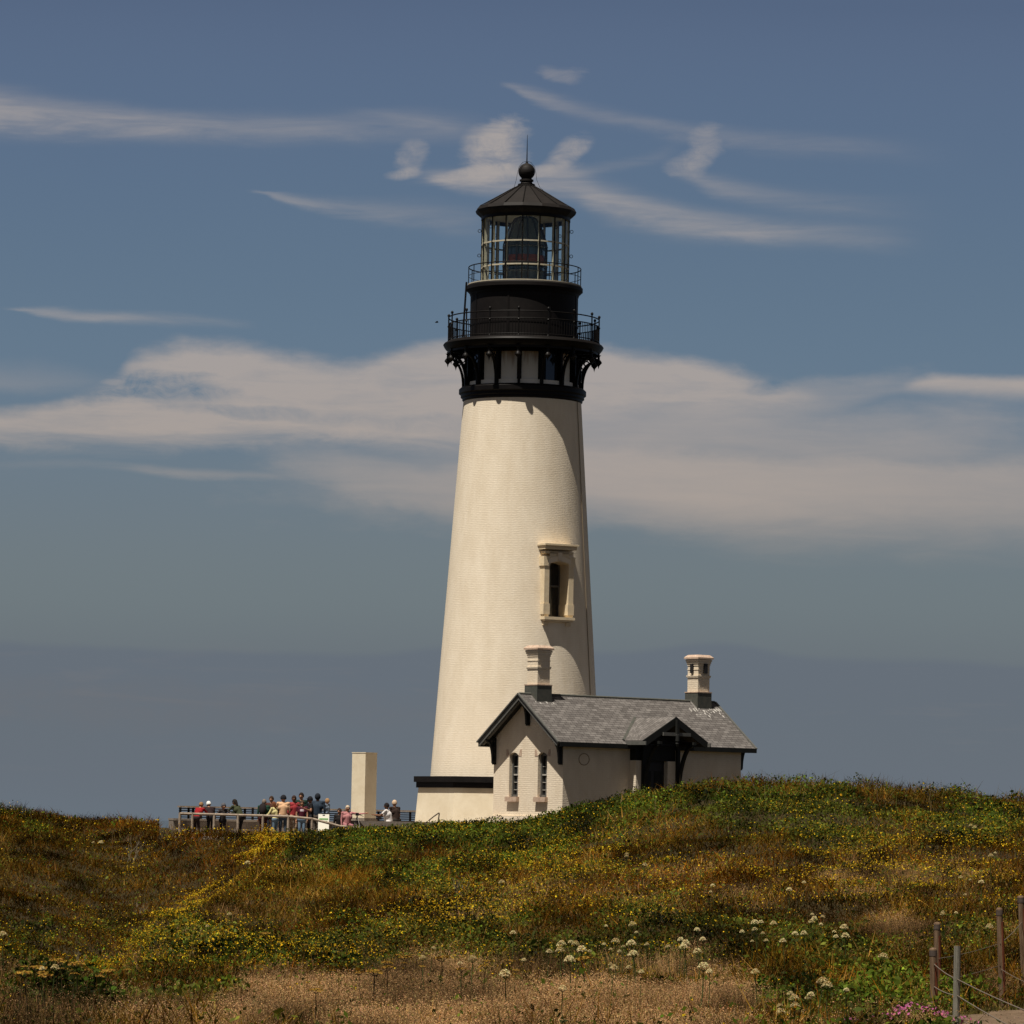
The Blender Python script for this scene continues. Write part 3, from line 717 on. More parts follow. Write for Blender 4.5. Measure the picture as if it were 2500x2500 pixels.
b.build('red_band', mat('red_brown_bullseye_belt', (0.20, 0.045, 0.02), 0.25), lens)
tag(lens, 'dark beehive lens with bright prism rings inside the lantern')
# ------------------------------------------------------------------ workroom beside the tower
HA = radians(50)
HB = Vector((sin(HA), cos(HA), 0)); HG = Vector((-cos(HA), sin(HA), 0)); HZ = Vector((0, 0, 1))
HP = at(1372.5, 1990, 176.2); HP.z = 0
def hp(s, t, z): return HP + HB * s + HG * t + HZ * z     # s along the long wall, t across the gable
HAX = (HB, HG, HZ)
LW, GW = 9.90, 4.40                                       # length, gable width
ZE = 3.20; OV = 0.37; OG = 0.54                            # eave top height, eave and gable overhang
ZR_ = at(1265.3, 1696.6, 179.2).z                          # ridge
ZEA = at(1366, 1811, 176.0).z                              # roof edge
half = GW / 2 + OV
slope = (ZR_ - ZEA) / half
def zroof(t): return ZR_ - abs(t - GW / 2) * slope
house = empty('workroom_house', HP, 'small cream brick house with grey shingle roof and two chimneys beside the tower', 'house')
b = MB()
zg = -0.6
def wallface(P, W, H, uo=0): b.face(P, [(uo, 0), (uo + W, 0), (uo + W, H), (uo, H)])
# gable wall facing the sun, with two window holes
wins = [(1.29, 0.58), (3.11, 0.58)]                        # t measured from the far (left) corner
zw0, zw1 = 1.02, 2.86
def T(x): return GW - x                                    # x from the left corner -> t
def quadg(x0, x1, z0, z1):
    b.face([hp(0, T(x0), z0), hp(0, T(x1), z0), hp(0, T(x1), z1), hp(0, T(x0), z1)], [(x0, z0), (x1, z0), (x1, z1), (x0, z1)])
xs = [0]
for c, w in wins: xs += [c - w / 2, c + w / 2]
xs.append(GW)
for i in range(len(xs) - 1):
    x0, x1 = xs[i], xs[i + 1]
    if i % 2 == 0: quadg(x0, x1, zg, ZE - 0.1)
    else:
        quadg(x0, x1, zg, zw0)
        n = 10
        for k in range(n):
            a0 = x0 + (x1 - x0) * k / n; a1 = x0 + (x1 - x0) * (k + 1) / n
            f = lambda x: zw1 - 0.13 + 0.13 * (1 - ((x - (x0 + x1) / 2) / ((x1 - x0) / 2)) ** 2)
            b.face([hp(0, T(a0), f(a0)), hp(0, T(a1), f(a1)), hp(0, T(a1), ZE - 0.1), hp(0, T(a0), ZE - 0.1)], [(a0, f(a0)), (a1, f(a1)), (a1, ZE - 0.1), (a0, ZE - 0.1)])
            b.face([hp(0, T(a0), f(a0)), hp(0.3, T(a0), f(a0)), hp(0.3, T(a1), f(a1)), hp(0, T(a1), f(a1))], [(a0, 0), (a0, .3), (a1, .3), (a1, 0)])
        for xx in (x0, x1):
            b.face([hp(0, T(xx), zw0), hp(0.3, T(xx), zw0), hp(0.3, T(xx), zw1), hp(0, T(xx), zw1)], [(0, zw0), (.3, zw0), (.3, zw1), (0, zw1)])
zt_ = ZE - 0.1
b.face([hp(0, GW, zt_), hp(0, 0, zt_), hp(0, 0, zroof(0) - 0.05), hp(0, GW / 2, ZR_ - 0.06), hp(0, GW, zroof(GW) - 0.05)], [(0, zt_), (GW, zt_), (GW, zroof(0)), (GW / 2, ZR_), (0, zroof(GW))])
b.face([hp(LW, 0, zg), hp(LW, GW, zg), hp(LW, GW, zroof(GW) - .05), hp(LW, GW / 2, ZR_ - .06), hp(LW, 0, zroof(0) - .05)], [(0, 0), (GW, 0), (GW, 3), (GW / 2, 5), (0, 3)])
zl = zroof(0) - 0.03
# long wall with the doorway recess
DC = 4.72                                                  # centre of the porch bay along the wall
d0, d1 = DC - 0.64, DC + 0.64; dtop = 2.55
wallface([hp(0, 0, zg), hp(d0, 0, zg), hp(d0, 0, zl), hp(0, 0, zl)], d0, zl - zg)
wallface([hp(d1, 0, zg), hp(LW, 0, zg), hp(LW, 0, zl), hp(d1, 0, zl)], LW - d1, zl - zg, d1)
wallface([hp(d0, 0, dtop), hp(d1, 0, dtop), hp(d1, 0, zl), hp(d0, 0, zl)], d1 - d0, zl - dtop, d0)
wallface([hp(LW, GW, zg), hp(0, GW, zg), hp(0, GW, zl), hp(LW, GW, zl)], LW, zl - zg)
wallface([hp(d0, 0, zg), hp(d0, 0.35, zg), hp(d0, 0.35, dtop), hp(d0, 0, dtop)], 0.35, dtop)
wallface([hp(d1, 0.35, zg), hp(d1, 0, zg), hp(d1, 0, dtop), hp(d1, 0.35, dtop)], 0.35, dtop)
wall = b.build('wall', M['wallbrick'], house)
b = MB()                                                  # water table
b.box(hp(-0.05, GW / 2, 0.10), (0.10, GW + 0.22, 0.28), HAX); b.box(hp(LW / 2, -0.055, 0.10), (LW - 0.01, 0.10, 0.28), HAX)
b.build('plinth', M['wallbrick'], house)
# projecting piers of the doorway
for s0, s1 in ((DC - 1.12, DC - 0.64), (DC + 0.64, DC + 1.12)):
    b = MB()
    b.box(hp((s0 + s1) / 2, -0.215, (zg + 2.62) / 2), (s1 - s0, 0.42, 2.62 - zg), HAX)
    b.box(hp((s0 + s1) / 2, -0.22, 0.2), (s1 - s0 + 0.1, 0.52, 1.3), HAX)
    b.build('door_pier', M['wallbrick'], house)
b = MB(); b.box(hp(DC, -0.2, 2.87), (2.20, 0.36, 0.50), HAX); b.build('door_lintel', M['trim'], house)
b = MB(); b.box(hp(DC, -0.17, 2.62 / 2 - 0.2), (1.27, 0.06, 2.62 + 0.38), HAX); dr = b.build('door', M['door'], house)
for sx in (-0.3, 0.3):
  for z in (0.7, 1.8):
    b = MB(); b.box(hp(DC + sx, -0.208, z), (0.42, 0.02, 0.8), HAX); b.build('door_panel', M['trim'], dr)
# windows of the gable
for c, w in wins:
    b = MB(); t = T(c)
    for sx in (-1, 1): b.box(hp(0.20, t + sx * (w / 2 - 0.035), (zw0 + zw1) / 2), (0.10, 0.07, zw1 - zw0), HAX)
    b.box(hp(0.20, t, zw1 - 0.07), (0.10, w, 0.16), HAX); b.box(hp(0.20, t, zw0 + 0.05), (0.10, w, 0.10), HAX)
    wo_ = b.build('window', M['winframe'], house)
    b = MB(); b.box(hp(0.26, t, (zw0 + zw1) / 2), (0.02, w, zw1 - zw0), HAX); b.build('pane', M['darkglass'], wo_)
    b = MB()
    b.box(hp(0.215, t, 1.94), (0.06, w - 0.14, 0.06), HAX)
    for z in (1.32, 1.63, 2.28): b.box(hp(0.225, t, z), (0.03, w - 0.14, 0.025), HAX)
    b.box(hp(0.228, t, (zw0 + zw1) / 2), (0.025, 0.02, zw1 - zw0 - 0.1), HAX)
    b.build('sash', M['winbar'], wo_)
    b = MB(); b.box(hp(-0.05, t, zw0 - 0.10), (0.22, w + 0.16, 0.19), HAX); b.box(hp(-0.03, t, zw0 - 0.005), (0.24, w + 0.10, 0.03), HAX); b.build('sill', M['pinkstone'], wo_)
    for sx in (-1, 1):
        b = MB(); x0 = c + sx * (w / 2 + 0.005); x1 = c + sx * (w / 2 + 0.20)
        P = [hp(-0.012, T(x0), 2.70), hp(-0.012, T(x1), 2.70), hp(-0.012, T(x1), 2.98), hp(-0.012, T(x0 + sx * 0.10), 2.98)]
        b.face(P if sx > 0 else P[::-1])
        Q = [p + HB * 0.012 for p in P]
        for i in range(4): b.face([P[i], P[(i + 1) % 4], Q[(i + 1) % 4], Q[i]])
        b.build('corner_stone', M['pinkstone'], wo_)
# roof
TH = 0.07
b = MB(); SL = sqrt(half ** 2 + (ZR_ - ZEA) ** 2)
s0, s1 = -OG, LW + OG - 0.08
PS0, PS1 = DC - 1.86, DC + 1.86
def rooft(t): return zroof(t) + 0.0
for side in (0, 1):
    te = -OV if side == 0 else GW + OV
    P = [hp(s0, te, ZEA), hp(s1, te, ZEA), hp(s1, GW / 2, ZR_), hp(s0, GW / 2, ZR_)]
    if side: P = [P[1], P[0], P[3], P[2]]
    b.face(P, [(0, 0), (s1 - s0, 0), (s1 - s0, SL), (0, SL)])
    Q = [p - HZ * TH for p in P]
    b.face(Q[::-1])
    for i in range(4): b.face([P[i], P[(i + 1) % 4], Q[(i + 1) % 4], Q[i]][::-1])
roof = b.build('roof', M['shingle'], house)
b = MB(); b.tube(hp(s0, GW / 2, ZR_ + 0.01), hp(s1, GW / 2, ZR_ + 0.01), 0.055, n=6)
b.build('ridge', M['lead'], roof)
b = MB()
b.box(hp(LW / 2, -OV - 0.02, ZEA - 0.10), (s1 - s0 + 0.04, 0.05, 0.19), HAX)
b.box(hp(LW / 2, GW + OV + 0.02, ZEA - 0.10), (s1 - s0 + 0.04, 0.05, 0.19), HAX)
b.box(hp(LW / 2, -OV / 2, ZEA - 0.175), (s1 - s0 - 0.1, OV, 0.03), HAX)
b.build('fascia', M['trim'], roof)
ang = math.atan(slope)
for se, nm in ((s0 - 0.02, 1), (s1 + 0.02, -1)):
    for side in (-1, 1):
        b = MB()
        tm = GW / 2 + side * half / 2; zm = (ZR_ + ZEA) / 2
        D = (HG * side * half + HZ * (ZEA - ZR_)).normalized(); Nn = (HG * side * (ZR_ - ZEA) + HZ * half).normalized()
        b.box(hp(se, tm, zm) - Nn * 0.10, (SL + 0.03, 0.05, 0.20), (D, HB, Nn))
        b.box(hp(se - nm * 0.04, tm, zm) + Nn * 0.005, (SL + 0.05, 0.10, 0.05), (D, HB, Nn))
        b.box(hp(se + nm * 0.10, tm, zm) - Nn * 0.17, (SL - 0.15, 0.12, 0.12), (D, HB, Nn))
        o = b.build('barge_board', M['trimlight'], roof)
        b = MB(); b.box(hp(se + nm * 0.30, tm, zm) - Nn * 0.10, (SL - 0.1, 0.50, 0.03), (D, HB, Nn)); b.build('soffit', M['trim'], roof)
# brackets on the gables
def knee(s, t, z0, z1, out, A, B, w=0.14, name='bracket'):
    """wall post from z0 to z1 with an arm reaching out, curved brace between"""
    b = MB(); bp_ = HP + HB * s + HG * t
    X = A.cross(HZ).normalized()
    b.box(bp_ + A * 0.06 + HZ * (z0 + z1) / 2, (w, 0.12, z1 - z0), (X, A, HZ))
    b.box(bp_ + A * (out / 2 + .05) + HZ * (z1 - 0.06), (w, out, 0.12), (X, A, HZ))
    N = 8; P = []
    for i in range(N + 1):
        u = i / N * pi / 2
        P.append((0.10 + (out - 0.16) * (1 - cos(u)), z0 + 0.08 + (z1 - z0 - 0.2) * sin(u)))
    for (o0, a0), (o1, a1) in zip(P[:-1], P[1:]):
        d = (A * (o1 - o0) + HZ * (a1 - a0)); l = d.length; d.normalize()
        b.box(bp_ + A * (o0 + o1) / 2 + HZ * (a0 + a1) / 2, (w * 0.8, 0.13, l + 0.04), (X, X.cross(d) * -1, d))
    return b.build(name, M['trim'], B)
knee(0, GW - 0.08, 2.35, zroof(GW) - 0.1, 0.50, -HB, house); knee(0, 0.10, 2.35, zroof(0) - 0.1, 0.50, -HB, house)
knee(0, GW / 2, 3.95, ZR_ - 0.22, 0.50, -HB, house)
knee(LW, GW - 0.08, 2.35, zroof(GW) - 0.1, 0.50, HB, house); knee(LW, 0.10, 2.35, zroof(0) - 0.1, 0.50, HB, house)
# vent ring on the long wall
b = MB(); c = hp(1.12, -0.01, 2.60); b.path([c + HB * 0.28 * cos(k * pi / 10) + HZ * 0.235 * sin(k * pi / 10) for k in range(21)], 0.018, 5)
b.build('vent_ring', mat('stained_ring', (0.30, 0.22, 0.14), 0.8), house)
# chimneys
def chimney(s, holes, label):
    t = GW / 2; zt = at(1311, 1578, 179).z if not holes else at(1703, 1600, 183).z + 0.05
    zb_ = ZR_ - 0.5; zf = zt - 1.72 + (0.0 if not holes else 0.0)
    zf = ZR_ + 0.37
    b = MB()
    W = 0.66
    b.box(hp(s, t, (zf + zt - 0.42) / 2), (W, W, zt - 0.42 - zf), HAX)
    for z, e in ((zt - 0.95, 0.03), (zt - 0.90, 0.045), (zt - 0.42, 0.02), (zt - 0.33, 0.045), (zt - 0.24, 0.07)):
        b.box(hp(s, t, z), (W + e * 2, W + e * 2, 0.085 if z > zt - 0.5 else 0.05), HAX)
    b.box(hp(s, t, zt - 0.28), (W + 0.08, W + 0.08, 0.18), HAX)
    b.box(hp(s, t, zt - 0.63), (W + 0.035, W + 0.035, 0.03), HAX)
    ch = b.build('chimney', M['wallbrick'], house); tag(ch, label)
    b = MB(); b.box(hp(s, t, zt - 0.145), (W + 0.24, W + 0.24, 0.07), HAX); 
    h = (W + 0.24) / 2; k = (W) / 2
    lo = [hp(s + a * h, t + c_ * h, zt - 0.11) for a, c_ in ((-1, -1), (1, -1), (1, 1), (-1, 1))]; hi_ = [hp(s + a * k, t + c_ * k, zt) for a, c_ in ((-1, -1), (1, -1), (1, 1), (-1, 1))]
    for i in range(4): b.face([lo[i], lo[(i + 1) % 4], hi_[(i + 1) % 4], hi_[i]])
    b.face(hi_)
    b.build('cap', M['pinkstone'], ch)
    b = MB(); b.box(hp(s, t, (zb_ + zf) / 2), (W + 0.14, W + 0.14, zf - zb_), HAX); b.build('flashing', M['lead'], ch)
    b = MB(); b.box(hp(s, t, zf + 0.02), (W + 0.17, W + 0.17, 0.045), HAX); b.build('flashing_lip', M['pinkstone'], ch)
    if holes:
        b = MB(); b.box(hp(s + 0.05, t - W / 2 - 0.03, zt - 0.58), (0.17, 0.12, 0.42), HAX); b.build('flue_slot', M['door'], ch)
        b = MB(); b.box(hp(s - W / 2 - 0.03, t + 0.02, zt - 0.58), (0.12, 0.15, 0.40), HAX)
        b.build('flue_slot', M['door'], ch)
    # white droppings on the shingles below
    b = MB(); r_ = random.Random(3 + holes)
    for i in range(46 if holes else 7):
        ss = s + r_.uniform(-1.0, 0.9) * (1 if holes else 0.5); tt = t - 0.38 - abs(r_.gauss(0, 0.22 if holes else .1))
        z = zroof(tt) + 0.012; w = r_.uniform(0.02, 0.07)
        d = (-HG + HZ * -slope * 1.0); d = Vector((-HG.x, -HG.y, -slope)).normalized()
        c = hp(ss, tt, z); b.face([c - HB * w, c + d * w * 2.4, c + HB * w * 0.6, c - d * w * .8])
    if holes:
        for tt0 in np.linspace(0, 0.42, 12):
            c = hp(s - W / 2 - 0.13, t - tt0, zroof(t - tt0) + 0.02); b.box(c, (0.05, 0.05, 0.03), HAX)
    b.build('white_droppings', M['whitewash'], roof)
chimney(0.47, 0, 'chimney near the tower, closed sides'); chimney(LW - 0.48, 1, 'far right chimney with dark flue slots')
# porch roof over the door
DR_ = DC + 0.20
PR = 1.78                                                  # half width
zpr = at(1650, 1749, 177.0).z                              # its ridge
pe = at(1569, 1806, 176.6).z
psl = (zpr - pe) / PR
tf = -1.34                                                 # front edge, out from the wall
def tb(z): return GW / 2 - (ZR_ - z) / slope               # where the main roof reaches height z
b = MB()
for sd in (-1, 1):
    P = [hp(DR_ + sd * PR, tf, pe), hp(DR_, tf, zpr), hp(DR_, tb(zpr) + 0.05, zpr), hp(DR_ + sd * PR, tb(pe) + 0.05, pe)]
    if sd < 0: P = P[::-1]
    L1 = abs(tf - tb(zpr)); H1 = sqrt(PR ** 2 + (zpr - pe) ** 2)
    b.face(P[::-1], [(0, 0), (L1, 0), (L1, H1), (0, H1)] if sd < 0 else [(L1, H1), (L1, 0), (0, 0), (0, H1)])
    Q = [p - HZ * 0.08 for p in P]; b.face(Q)
    for i in range(4): b.face([P[i], P[(i + 1) % 4], Q[(i + 1) % 4], Q[i]])
porch = b.build('porch_roof', M['shingle'], house)
b = MB()
for sd in (-1, 1):
    D = (HB * sd * PR + HZ * (pe - zpr)).normalized(); Nn = (HB * sd * (zpr - pe) + HZ * PR).normalized(); l = sqrt(PR ** 2 + (zpr - pe) ** 2)
    b.box(hp(DR_ + sd * PR / 2, tf - 0.03, (pe + zpr) / 2) - Nn * 0.13, (l + 0.05, 0.06, 0.27), (D, HG, Nn))
b.build('barge_board', M['trim'], porch)
for sd in (-1, 1):
    b = MB(); b.box(hp(DR_ + sd * (PR + 0.01), tf / 2 - 0.25, pe - 0.12), (0.05, 1.25, 0.15), HAX); b.build('fascia', M['trimlight'], porch)
b = MB()
b.box(hp(DR_, tf - 0.08, pe + 0.28), (1.5, 0.10, 0.14), HAX)
b.build('tie_beam', M['trimlight'], porch)
b = MB()
c = hp(DR_, tf - 0.13, 0)
b.box(Vector((c.x, c.y, (zpr - 0.1 + pe + 0.1) / 2)), (0.12, 0.12, zpr - pe - 0.2), HAX)
b.lathe((c.x, c.y), [(0, pe - 0.33), (0.05, pe - 0.22), (0.085, pe - 0.10), (0.06, pe - 0.03), (0.10, pe), (0.085, pe + 0.25), (0.06, pe + 0.3)], 10)
b.build('king_post', M['trim'], porch)
b = MB()                                                   # white leading bits along the valley
P0 = hp(DR_ - PR, tb(pe) - 0.02, pe + 0.0); P1 = hp(DR_, tb(zpr), zpr)
Pm = (P0 + P1) / 2; D = (P1 - P0); l = D.length; D.normalize()
rn = Vector((-HG.x * slope, -HG.y * slope, 1)).normalized()
b.box(Pm + rn * 0.02 - HB * 0.05, (l, 0.10, 0.03), (D, rn.cross(D), rn)); b.build('valley_flashing', M['lead'], porch)
for s_ in (DR_ - 0.95, DR_ + 0.95):
    knee(s_, -0.42, 0.75, pe - 0.02, 1.05, -HG, house, 0.16)

# ------------------------------------------------------------------ white pillar
Pc = at(889, 2009, 181.0); al = radians(39); XA = Vector((sin(al), cos(al), 0)); XB = Vector((-cos(al), sin(al), 0))
zt = at(889, 1838, 181).z; w1_, w2_ = 0.74, 0.74
b = MB(); H = zt + 0.5
b.box(Vector((Pc.x, Pc.y, 0)) + XA * w2_ / 2 + XB * w1_ / 2 + HZ * (zt - H / 2), (w2_, w1_, H), (XA, XB, HZ))
for dz_, e in ((0.0, 0.012),): b.box(Vector((Pc.x, Pc.y, zt + 0.012)) + XA * w2_ / 2 + XB * w1_ / 2, (w2_ + .03, w1_ + .03, 0.03), (XA, XB, HZ))
o = b.build('pillar', M['stucco'], None, loc=(Pc.x, Pc.y, -0.1))
b = MB(); b.box(Vector((Pc.x, Pc.y, 0)) + XA * w2_ * 0.5 + XB * (w1_ + 0.05) + HZ * (at(855, 1887, 181).z), (0.16, 0.10, 0.26), (XA, XB, HZ)); b.build('fixture_box', M['black'], o)
b = MB(); b.box(Vector((Pc.x, Pc.y, 0)) + XA * w2_ / 2 + XB * w1_ / 2 + HZ * (-0.02), (w2_ + 0.10, w1_ + 0.10, 0.12), (XA, XB, HZ)); b.build('footing', M['concrete'], o)
tag(o, 'tall square cream pillar standing alone on the terrace left of the tower', 'pillar')

# ------------------------------------------------------------------ paved terrace, walls, railings
ZD = -0.86
def ground_pt(px, Y, z): p = at(px, 2000, Y); return Vector((p.x, p.y, z))
b = MB()
A = [ground_pt(425, 173.2, 0), ground_pt(700, 172.6, 0), ground_pt(850, 173.0, 0), ground_pt(1300, 176, 0), ground_pt(1300, 194, 0), ground_pt(425, 194, 0)]
top = [Vector((p.x, p.y, ZD)) for p in A]; b.face(top)
for i in range(6):
    p, q = top[i], top[(i + 1) % 6]; b.face([q - HZ * 0.6, q, p, p - HZ * 0.6])
o = b.build('terrace_paving', M['concrete'], None, loc=A[0]); tag(o, kind='structure')
b = MB()
A = [ground_pt(852, 174.6, 0), ground_pt(1215, 176.8, 0), ground_pt(1290, 190, 0), ground_pt(852, 189, 0)]
zt = -0.08
top = [Vector((p.x, p.y, zt)) for p in A]; b.face(top)
for i in range(4):
    p, q = top[i], top[(i + 1) % 4]; b.face([q - HZ * 1.0, q, p, p - HZ * 1.0])
A2 = [p for p in top]
o = b.build('raised_platform', M['concrete'], None, loc=A[0]); tag(o, kind='structure')
# concrete seat wall along the back of the terrace
b = MB()
za = at(500, 1999, 188).z
p0 = ground_pt(417, 186.5, 0); p1 = ground_pt(650, 188.5, 0); p2 = ground_pt(860, 189.5, 0); p3 = ground_pt(1030, 190.5, 0)
for p, q in ((p0, p1), (p1, p2), (p2, p3)):
    d = (q - p); l = d.length; d.normalize(); n_ = d.cross(HZ)
    b.box((p + q) / 2 + HZ * (za - 0.045), (l, 0.62, 0.09), (d, n_, HZ)); b.box((p + q) / 2 + HZ * ((za - 0.09 + ZD - 0.3) / 2), (l - 0.02, 0.50, za - 0.09 - ZD + 0.3), (d, n_, HZ))
o = b.build('seat_wall', M['concrete'], None, loc=(p0.x, p0.y, ZD)); tag(o, 'low weathered concrete wall along the seaward edge of the terrace under the rail', 'wall')
# seaward railing: dark posts, light top rail, horizontal bars
rl_o = empty('sea_railing', (p0.x, p0.y, za), 'seaward railing with dark double posts, pale top rail and horizontal wires behind the visitors', 'railing')
ztr = at(500, 1970.5, 188).z
Q = [p0 + Vector((0.35, 0, 0)), p1, p2, p3]
b = MB()
for p, q in zip(Q[:-1], Q[1:]):
    d = (q - p); l = d.length; d.normalize(); b.box((p + q) / 2 + HZ * ztr, (l + 0.02, 0.16, 0.07), (d, d.cross(HZ), HZ))
pb = Q[0] + Vector((1.0, 6.5, 0)); d = pb - Q[0]; l = d.length; d.normalize(); b.box((Q[0] + pb) / 2 + HZ * ztr, (l, 0.16, 0.07), (d, d.cross(HZ), HZ))
b.build('top_rail', M['wood'], rl_o)
b = MB()
for k in range(1, 6):
    z = za + (ztr - za) * k / 5.5 - 0.03
    for p, q in list(zip(Q[:-1], Q[1:])) + [(Q[0], pb)]: b.tube(p + HZ * z, q + HZ * z, 0.022, n=5)
b.build('rail_wire', M['black'], rl_o)
def railpost(p, off):
    for e in off:
        b = MB(); b.box(p + Vector((e, 0, 0)) + HZ * (za + ztr) / 2, (0.10, 0.10, ztr - za)); b.build('post', M['black'], rl_o)
railpost(Q[0], (0.05,)); railpost(Q[0] + d * 1.6, (0.05,)); railpost(Q[0] + d * 4.0, (0.02,)); railpost(pb, (0,))
def onQ(px):
    for p, q in zip(Q[:-1], Q[1:]):
        for t in np.linspace(0, 1, 60):
            r = p.lerp(q, t)
            v = r - CAM; x = v.dot(_R) / v.dot(_F) * FPX + 1250
            if abs(x - px) < 2.5: return r
    return None
for px in (482, 608, 690, 765, 842, 925, 1003):
    r = onQ(px)
    if r is not None: railpost(r, (-0.17, 0.17) if px < 700 else (0.0,))
# landward rustic rail of round wood
pts = [(439, 1986.5, 2033), (470, 1987, 2033), (523, 1988.5, 2036), (581, 1990, 2040), (642, 1991.5, 2044), (704, 1993.5, 2044), (762, 1999, 2044), (829, 2017, 2040), (880, 2021.5, 2040)]
Yr = 173.6
wr_o = empty('wooden_railing', tuple(at(439, 2030, Yr)), 'rustic rail of round weathered poles in front of the visitors, sloping down rightwards', 'railing')
b = MB(); PP = [at(x, y, Yr) for x, y, _ in pts]
for p, q in zip(PP[:-1], PP[1:]): b.tube(p, q, 0.05, n=8)
b.build('top_rail', M['wood'], wr_o)
for (x, y, yb), p in list(zip(pts, PP))[:7]:
    b = MB(); b.tube(Vector((p.x, p.y, ZD - 0.2)), p + HZ * 0.04, 0.055, 0.05, n=8); b.build('post', M['wood'], wr_o)
# folding sign board
c = at(790, 2017, 175.2); zs_ = at(790, 1988, 175.2).z; zq = ZD
sb = empty('sandwich_board', (c.x, c.y, zq), 'small white folding sign board with a green stripe at the end of the visitors group', 'sign')
wmat = mat('white_plastic_board', (0.74, 0.72, 0.62), 0.6)
hgt = zs_ - zq
for sg in (-1, 1):
    b = MB()
    D = Vector((0, sg * 0.26, -hgt)).normalized(); X = Vector((1, 0, 0)); N_ = X.cross(D)
    cc = Vector((c.x, c.y, zs_)) + D * (hgt * 0.5)
    b.box(cc, (0.44, 0.03, hgt), (X, N_, -D))
    bo = b.build('board', wmat, sb)
    if sg < 0:
        b = MB(); b.box(Vector((c.x, c.y, zs_)) + D * 0.20 - N_ * 0.02 * (1 if N_.y > 0 else -1), (0.36, 0.006, 0.055), (X, N_, -D)); b.box(Vector((c.x, c.y, zs_)) + D * 0.28 - N_ * 0.02 * (1 if N_.y > 0 else -1), (0.30, 0.006, 0.015), (X, N_, -D)); b.build('green_stripe', mat('green_print', (0.10, 0.30, 0.06), 0.7), bo)
        b = MB(); b.box(Vector((c.x, c.y, zs_)) + D * 0.04 - N_ * 0.02 * (1 if N_.y > 0 else -1), (0.10, 0.006, 0.04), (X, N_, -D)); b.build('handle_slot', M['door'], bo)
# bent metal rod against the plinth
b = MB(); Yh = 179.6
b.path([at(1046, 2004, Yh), at(1058, 1994, Yh), at(1071.5, 1984.5, Yh), at(1072.5, 1986, Yh), at(1070, 2005, Yh)], 0.028, 6)
o = b.build('handrail', mat('rusty_dark_rod', (0.07, 0.05, 0.035), 0.8), None, loc=tuple(at(1050, 2005, Yh))); tag(o, 'thin bent metal handrail on the platform before the tower base', 'handrail')
